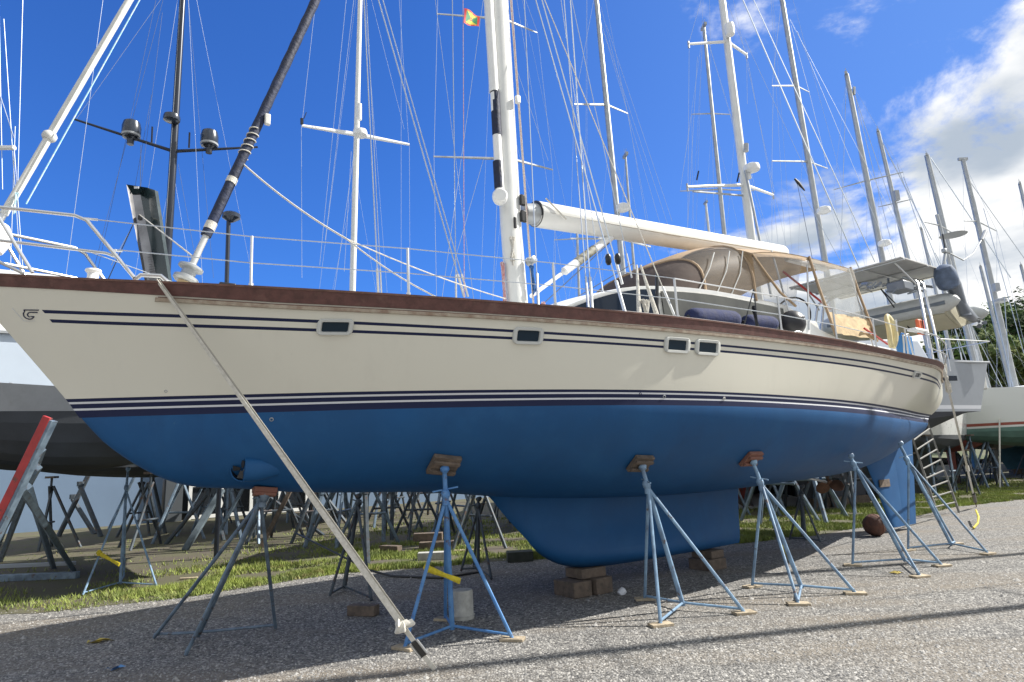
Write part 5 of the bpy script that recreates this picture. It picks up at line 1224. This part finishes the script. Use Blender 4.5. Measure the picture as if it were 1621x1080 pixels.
# ================================================================ GROUND, VEGETATION, SKY
def gravel_mat():
    m=bpy.data.materials.new('gravel');m.use_nodes=True;nt=m.node_tree;L=nt.links.new;b=nt.nodes['Principled BSDF'];N=nt.nodes.new
    tc=N('ShaderNodeTexCoord')
    v=N('ShaderNodeTexVoronoi');v.inputs['Scale'].default_value=43;v.inputs['Randomness'].default_value=1;L(tc.outputs['Object'],v.inputs['Vector'])
    v2=N('ShaderNodeTexVoronoi');v2.inputs['Scale'].default_value=23;L(tc.outputs['Object'],v2.inputs['Vector'])
    big=N('ShaderNodeTexNoise');big.inputs['Scale'].default_value=.75;big.inputs['Detail'].default_value=8;mpb=N('ShaderNodeMapping');mpb.inputs['Rotation'].default_value=(0,0,-.25);mpb.inputs['Scale'].default_value=(.35,1.3,1);L(tc.outputs['Object'],mpb.inputs[0]);L(mpb.outputs[0],big.inputs['Vector'])
    fine=N('ShaderNodeTexNoise');fine.inputs['Scale'].default_value=60;fine.inputs['Detail'].default_value=3;L(tc.outputs['Object'],fine.inputs['Vector'])
    sep=N('ShaderNodeSeparateColor');L(v.outputs['Color'],sep.inputs['Color'])
    rp=N('ShaderNodeValToRGB');L(sep.outputs['Red'],rp.inputs['Fac'])
    e=rp.color_ramp.elements;e[0].position=0;e[0].color=(.075,.075,.078,1);e[1].position=1;e[1].color=(.56,.545,.51,1)
    x=e.new(.4);x.color=(.21,.205,.195,1);x=e.new(.8);x.color=(.28,.272,.258,1)
    # dirt patches
    rb=N('ShaderNodeValToRGB');L(big.outputs['Fac'],rb.inputs['Fac']);rb.color_ramp.elements[0].position=.47;rb.color_ramp.elements[1].position=.64
    dirt=N('ShaderNodeMix');dirt.data_type='RGBA';dirt.inputs[7].default_value=(.26,.225,.18,1);L(rp.outputs['Color'],dirt.inputs[6])
    ml=N('ShaderNodeMath');ml.operation='MULTIPLY';ml.inputs[1].default_value=.7;L(rb.outputs['Color'],ml.inputs[0]);L(ml.outputs[0],dirt.inputs[0])
    # crevices
    cr_=N('ShaderNodeMapRange');cr_.inputs['From Min'].default_value=.0;cr_.inputs['From Max'].default_value=.75;cr_.inputs['To Min'].default_value=1.0;cr_.inputs['To Max'].default_value=.62;L(v.outputs['Distance'],cr_.inputs['Value'])
    mx=N('ShaderNodeMix');mx.data_type='RGBA';mx.blend_type='MULTIPLY';mx.inputs[0].default_value=1;L(dirt.outputs[2],mx.inputs[6]);L(cr_.outputs['Result'],mx.inputs[7])
    L(mx.outputs[2],b.inputs['Base Color']);b.inputs['Roughness'].default_value=.9
    inv=N('ShaderNodeMath');inv.operation='SUBTRACT';inv.inputs[0].default_value=1;L(v.outputs['Distance'],inv.inputs[1])
    ad=N('ShaderNodeMath');ad.operation='ADD';L(inv.outputs[0],ad.inputs[0]);L(fine.outputs['Fac'],ad.inputs[1])
    bp=N('ShaderNodeBump');bp.inputs['Strength'].default_value=1;bp.inputs['Distance'].default_value=.012;L(ad.outputs[0],bp.inputs['Height']);L(bp.outputs['Normal'],b.inputs['Normal'])
    return m
gm=gravel_mat()
earth=mat('earth_and_turf',(.085,.09,.04),.95,c2=(.085,.07,.055),scale=1.3,bump=.6,bscale=14)
def boundary(x):  # near edge of the grass (y as a function of x)
    return float(np.interp(x,[-40,-12,-6.9,-6,-4.85,-3.1,.4,2.2,3.7,6.1,8.5,12.3,16.6,20,45,90],[1,7.6,9.0,9.15,9.75,11.3,12.0,12.1,12.7,13.7,15.3,18.6,20.6,22.3,35,60]))
# base ground: one gently uneven sheet
def gz(x,y):
    d=math.hypot(x,y)
    return 0
m=MB();S=1500
m.add([(-S,-S,0),(S,-S,0),(S,S,0),(-S,S,0)],[(0,1,2,3)])
g=m.build('ground',[gm],smooth=False);struct(g)
# turf sheet above
m=MB();xs=np.linspace(-40,60,240);top=[];bot=[]
for x in xs:
    yb=boundary(x)+.22*noise.noise(Vector((x*1.3,2,0)))+.09*noise.noise(Vector((x*6,5,0)));bot.append(Vector((x,yb,.004)));top.append(Vector((x,yb+3.6,.006)))
far=[Vector((x*2.5,90,.006)) for x in xs]
m.grid([bot,top,far][::-1]);g2=m.build('turf',[earth],smooth=False);struct(g2)
# grass blades
rng=np.random.default_rng(5)
NB_=200000
xx=rng.uniform(-14,24,NB_*3);dd_=rng.exponential(1.0,NB_*3)*1.5+np.where(rng.random(NB_*3)<.12,rng.uniform(0,9,NB_*3),0)
yb=np.interp(xx,[-40,-12,-6.9,-6,-4.85,-3.1,.4,2.2,3.7,6.1,8.5,12.3,16.6,20,45],[1,7.6,9.0,9.15,9.75,11.3,12.0,12.1,12.7,13.7,15.3,18.6,20.6,22.3,35])
yy=yb-.12+dd_
cl=np.array([noise.noise(Vector((float(a)*1.1,float(b)*1.1,0))) for a,b in zip(xx[:NB_*3:1],yy)]) if NB_*3<=600000 else None
keep=(yy<40)&(cl>-.06+rng.uniform(-.22,.22,len(cl)))&(rng.random(len(cl))<np.interp(xx,[-14,-7.0,-5.0,30],[.03,.10,1,1]))&(dd_>rng.exponential(.18,len(cl)))
xx=xx[keep][:NB_];yy=yy[keep][:NB_];n=len(xx);hh=rng.uniform(.02,.09,n)*(1+.6*np.clip(cl[keep][:n],-1,1));w=rng.uniform(.0028,.0065,n)*(1+yy/12)
an=rng.uniform(0,6.283,n);ln_=rng.uniform(.0,.06,n)
v=np.zeros((n,3,3));v[:,0,0]=xx-np.cos(an)*w;v[:,0,1]=yy-np.sin(an)*w;v[:,1,0]=xx+np.cos(an)*w;v[:,1,1]=yy+np.sin(an)*w
v[:,2,0]=xx+np.sin(an)*ln_;v[:,2,1]=yy+np.cos(an)*ln_;v[:,2,2]=hh;v[:,:2,2]=.002
me=bpy.data.meshes.new('grass');me.vertices.add(n*3);me.vertices.foreach_set('co',v.reshape(-1));me.loops.add(n*3);me.loops.foreach_set('vertex_index',np.arange(n*3));me.polygons.add(n);me.polygons.foreach_set('loop_start',np.arange(n)*3);me.polygons.foreach_set('loop_total',np.full(n,3));me.update()
gr=mat('grass_blades',(.27,.33,.06),.7,c2=(.13,.17,.045),scale=1.2)
weather(gr,(.30,.24,.11),.54,5,.8,soft=.12);me.materials.append(gr);o=bpy.data.objects.new('grass',me);COL.objects.link(o);o['kind']='stuff'
# loose stones in the foreground
NS=42000
sx=[];rng=np.random.default_rng(9)
yy=4.2+rng.random(NS)**1.6*9;xx=(rng.random(NS)*2-1)*(yy*.9+.5)
kp=np.array([yy[i]<boundary(xx[i])+.3 for i in range(NS)]);xx=xx[kp];yy=yy[kp];n=len(xx)
oc=np.array([(1,0,0),(0,1,0),(-1,0,0),(0,-1,0),(0,0,1)],float);fc=np.array([(0,1,4),(1,2,4),(2,3,4),(3,0,4)])
sz=rng.uniform(.005,.014,n)*(1+(rng.random(n)>.97)*1.0+(rng.random(n)>.996)*1.8);V=np.zeros((n,5,3));ang=rng.uniform(0,6.28,n)
for k in range(5):
    jx=oc[k,0]*rng.uniform(.7,1.3,n)*sz;jy=oc[k,1]*rng.uniform(.7,1.3,n)*sz
    V[:,k,0]=xx+jx*np.cos(ang)-jy*np.sin(ang);V[:,k,1]=yy+jx*np.sin(ang)+jy*np.cos(ang);V[:,k,2]=oc[k,2]*sz*rng.uniform(.6,1.1,n)
fi=(fc[None]+np.arange(n)[:,None,None]*5).reshape(-1)
me=bpy.data.meshes.new('loose_stones');me.vertices.add(n*5);me.vertices.foreach_set('co',V.reshape(-1));me.loops.add(n*12);me.loops.foreach_set('vertex_index',fi);me.polygons.add(n*4);me.polygons.foreach_set('loop_start',np.arange(n*4)*3);me.polygons.foreach_set('loop_total',np.full(n*4,3));me.update()
me.materials.append(mat('stone_chips',(.40,.39,.37),.9,c2=(.15,.15,.15),scale=22,detail=1));o=bpy.data.objects.new('loose_stones',me);COL.objects.link(o);o['kind']='stuff'
# hill
m=MB();rws=[]
for j in range(12):
    y=60+j*14;rws.append([Vector((20+i*9,y,max(-.5,(i*1.5-1.0)*(1-math.exp(-(y-55)/35))*1.25*min(1,1.2)+1.6*noise.noise(Vector((i*.4,j*.5,0)))))) for i in range(16)])
m.grid(rws[::-1]);hl=m.build('hillside',[mat('hill_scrub',(.05,.075,.02),.95,c2=(.11,.11,.06),scale=.25)]);struct(hl)
# trees
leafA=mat('leaf_mid_green',(.10,.15,.035),.9,c2=(.06,.11,.03),scale=.9);leafB=mat('leaf_olive',(.14,.165,.05),.9,c2=(.08,.11,.035),scale=.9);leafC=mat('leaf_dark',(.045,.08,.022),.9,c2=(.03,.05,.02),scale=.9)
for _m in(leafA,leafB,leafC): _m.node_tree.nodes['Principled BSDF'].inputs['Specular IOR Level'].default_value=.12
bark=mat('bark',(.12,.09,.07),.9,var=.3,scale=8,bump=.5)
def tree(label,p,h,w,lm,seed,n=3200,ls=.28):
    rg=random.Random(seed);T=thing('tree',label,'tree',p,rg.random()*6,'trees on the slope beyond the boatyard')
    o=Vector(p);m=MB();tops=[]
    m.tube([o-ZV*.2,o+Vector((.1,0,h*.3)),o+Vector((.05,.1,h*.6))],[w*.07,w*.05,w*.02],8)
    for k in range(7):
        a=k*.9+rg.random();b0=o+ZV*h*rg.uniform(.25,.5);e=o+Vector((math.cos(a)*w*rg.uniform(.25,.45),math.sin(a)*w*rg.uniform(.25,.45),h*rg.uniform(.5,.9)));m.tube([b0,b0.lerp(e,.5)+ZV*.2,e],[w*.025,w*.018,w*.008],6);tops.append(e)
    m.build('trunk',bark,T)
    for k in range(9): a=rg.random()*6.28;r=rg.random()**.5*w*.42;tops.append(o+Vector((math.cos(a)*r,math.sin(a)*r,h*rg.uniform(.42,.92))))
    vs=[];fs=[]
    for i in range(n):
        c=tops[rg.randrange(len(tops))];rr=w*rg.uniform(.13,.2)
        d=Vector((rg.gauss(0,1),rg.gauss(0,1),rg.gauss(0,.7)));d=d.normalized()*rr*rg.random()**.35;q=c+d
        a=Vector((rg.gauss(0,1),rg.gauss(0,1),rg.gauss(0,1))).normalized()*ls*rg.uniform(.5,1);b=a.orthogonal().normalized()*ls*rg.uniform(.3,.6)
        k=len(vs);vs+=[q-a,q-b,q+a,q+b];fs.append((k,k+1,k+2,k+3))
    m=MB();m.add(vs,fs);m.build('crown',lm,T,smooth=False);return T
lab=['olive-green round tree low on the slope','mid-green tree behind the white boat','dark green tree high at the right edge']
sp=[(1500,560,55,5,5,leafB),(1530,548,58,6,6,leafA),(1560,552,52,5.5,6,leafB),(1590,560,50,6,6,leafA),(1612,575,48,5,6,leafB),(1475,575,60,5,5,leafA),(1545,510,75,7,8,leafC),(1575,515,78,8,8,leafA),(1621,490,62,10,10,leafC),(1600,520,66,8,8,leafC),(1645,500,60,10,10,leafA),(1660,560,50,7,7,leafB),(1510,535,80,7,7,leafC),(1430,590,80,7,9,leafA),(1400,600,85,7,9,leafC)]
for i,(x,y,Yd,h,w,lm) in enumerate(sp):
    c=at(x,y,Yd);nm={'leaf_olive':'olive-green','leaf_mid_green':'mid-green','leaf_dark':'dark green'}[lm.name]
    where=['left of the pale mast','behind the pale mast','left of the thin background mast','behind the long rightmost mast','beside the house','furthest left of the low ones','high on the slope, left of the summit','high on the slope, middle','highest of all at the right edge','just below the highest tree','beyond the right edge','below the house roof','high on the slope, leftmost','far off behind the grey boat','farthest off, behind the yacht stern'][i]
    tree(f'{nm} bushy tree on the slope, {where}',(c.x,c.y,c.z-h*.75),h,w,lm,i+3,n=2600 if Yd<70 else 1800,ls=.32 if Yd<70 else .42)
# ================================================================ LIGHT
AZ=R(12);EL=R(41.5)
sd=Vector((math.cos(AZ)*math.cos(EL),math.sin(AZ)*math.cos(EL),math.sin(EL)))
sl=bpy.data.lights.new('sun','SUN');sl.energy=3.6;sl.angle=R(.53);sl.color=(1,.95,.87)
so=bpy.data.objects.new('sun',sl);COL.objects.link(so);so.rotation_euler=sd.to_track_quat('Z','Y').to_euler();so.location=(20,4,30)
w=bpy.data.worlds.new('World');sc.world=w;w.use_nodes=True;nt=w.node_tree;L=nt.links.new;N=nt.nodes.new;bg=nt.nodes['Background']
sky=N('ShaderNodeTexSky');sky.sky_type='NISHITA';sky.sun_disc=False;sky.sun_elevation=EL;sky.sun_rotation=math.pi/2-AZ;sky.air_density=1.0;sky.dust_density=1.0;sky.ozone_density=1.8;sky.altitude=0
tc=N('ShaderNodeTexCoord')
# clouds: flattened dome projection
sx=N('ShaderNodeSeparateXYZ');L(tc.outputs['Generated'],sx.inputs[0])
mz=N('ShaderNodeMath');mz.operation='ADD';mz.inputs[1].default_value=.16;L(sx.outputs['Z'],mz.inputs[0])
mxz=N('ShaderNodeMath');mxz.operation='MAXIMUM';mxz.inputs[1].default_value=.04;L(mz.outputs[0],mxz.inputs[0])
dx=N('ShaderNodeMath');dx.operation='DIVIDE';L(sx.outputs['X'],dx.inputs[0]);L(mxz.outputs[0],dx.inputs[1])
dy=N('ShaderNodeMath');dy.operation='DIVIDE';L(sx.outputs['Y'],dy.inputs[0]);L(mxz.outputs[0],dy.inputs[1])
cx=N('ShaderNodeCombineXYZ');L(dx.outputs[0],cx.inputs[0]);L(dy.outputs[0],cx.inputs[1])
n1=N('ShaderNodeTexNoise');n1.inputs['Scale'].default_value=1.9;n1.inputs['Detail'].default_value=12;n1.inputs['Roughness'].default_value=.62;n1.inputs['Distortion'].default_value=.35
mp=N('ShaderNodeMapping');mp.inputs['Location'].default_value=(CLX,CLY,0);L(cx.outputs[0],mp.inputs[0]);L(mp.outputs[0],n1.inputs['Vector'])
# coverage grows towards the right (east) and the horizon
at2=N('ShaderNodeMath');at2.operation='ARCTAN2';L(sx.outputs['X'],at2.inputs[0]);L(sx.outputs['Y'],at2.inputs[1])
cov=N('ShaderNodeMapRange');cov.inputs['From Min'].default_value=.02;cov.inputs['From Max'].default_value=.68;cov.inputs['To Min'].default_value=-.30;cov.inputs['To Max'].default_value=.115;L(at2.outputs[0],cov.inputs['Value'])
hz=N('ShaderNodeMapRange');hz.inputs['From Min'].default_value=.20;hz.inputs['From Max'].default_value=.50;hz.inputs['To Min'].default_value=.22;hz.inputs['To Max'].default_value=-.04;L(sx.outputs['Z'],hz.inputs['Value'])
a1=N('ShaderNodeMath');a1.operation='ADD';L(cov.outputs[0],a1.inputs[0]);L(hz.outputs[0],a1.inputs[1])
beh=N('ShaderNodeMapRange');beh.inputs['From Min'].default_value=.15;beh.inputs['From Max'].default_value=-.3;beh.inputs['To Min'].default_value=0;beh.inputs['To Max'].default_value=.5;L(sx.outputs['Y'],beh.inputs['Value'])  # cloud cover added out of view behind the camera as fill light
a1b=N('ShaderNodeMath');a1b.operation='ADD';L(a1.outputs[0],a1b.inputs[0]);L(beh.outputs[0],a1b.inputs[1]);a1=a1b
ovh=N('ShaderNodeMapRange');ovh.inputs['From Min'].default_value=.68;ovh.inputs['From Max'].default_value=.80;ovh.inputs['To Min'].default_value=0;ovh.inputs['To Max'].default_value=.45;L(sx.outputs['Z'],ovh.inputs['Value'])  # unseen overhead clouds added to lift the light in shaded areas
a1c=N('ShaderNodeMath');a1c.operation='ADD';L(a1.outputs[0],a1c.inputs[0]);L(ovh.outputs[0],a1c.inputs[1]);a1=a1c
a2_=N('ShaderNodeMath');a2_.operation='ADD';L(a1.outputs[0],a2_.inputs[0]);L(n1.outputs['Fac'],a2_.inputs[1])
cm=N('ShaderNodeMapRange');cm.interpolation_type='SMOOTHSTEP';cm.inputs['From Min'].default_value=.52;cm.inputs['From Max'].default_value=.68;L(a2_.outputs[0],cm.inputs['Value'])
# cloud colour: bright rims, greyer thick cores
n3_=N('ShaderNodeTexNoise');n3_.inputs['Scale'].default_value=1.7;n3_.inputs['Detail'].default_value=6;mp3=N('ShaderNodeMapping');mp3.inputs['Location'].default_value=(3.1,1.2,0);L(cx.outputs[0],mp3.inputs[0]);L(mp3.outputs[0],n3_.inputs['Vector'])
core=N('ShaderNodeMapRange');core.interpolation_type='SMOOTHSTEP';core.inputs['From Min'].default_value=.40;core.inputs['From Max'].default_value=.62;L(n3_.outputs['Fac'],core.inputs['Value'])
cc=N('ShaderNodeMix');cc.data_type='RGBA';cc.inputs[6].default_value=(4.5,4.5,4.45,1);cc.inputs[7].default_value=(1.9,2.2,2.6,1);L(core.outputs[0],cc.inputs[0])
hs=N('ShaderNodeHueSaturation');hs.inputs['Saturation'].default_value=1.0;L(sky.outputs[0],hs.inputs['Color'])
tn_=N('ShaderNodeMix');tn_.data_type='RGBA';tn_.blend_type='MULTIPLY';tn_.inputs[0].default_value=1;tn_.inputs[7].default_value=(.165*SKYV,.385*SKYV,.80*SKYV,1);L(hs.outputs[0],tn_.inputs[6])
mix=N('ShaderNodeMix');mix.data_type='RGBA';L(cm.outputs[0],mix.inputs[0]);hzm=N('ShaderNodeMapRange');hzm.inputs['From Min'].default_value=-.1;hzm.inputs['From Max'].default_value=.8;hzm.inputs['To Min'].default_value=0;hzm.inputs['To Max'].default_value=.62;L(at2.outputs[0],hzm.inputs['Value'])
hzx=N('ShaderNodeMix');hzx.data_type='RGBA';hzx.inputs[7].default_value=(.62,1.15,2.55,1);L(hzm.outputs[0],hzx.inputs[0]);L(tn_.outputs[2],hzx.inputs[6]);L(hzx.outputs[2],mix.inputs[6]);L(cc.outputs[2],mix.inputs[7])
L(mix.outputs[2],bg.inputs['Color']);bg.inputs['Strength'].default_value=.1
vs_=sc.view_settings;vs_.view_transform='Standard';vs_.look='None';vs_.exposure=EXPO;vs_.gamma=1
sc.cycles.max_bounces=8;sc.cycles.transparent_max_bounces=16
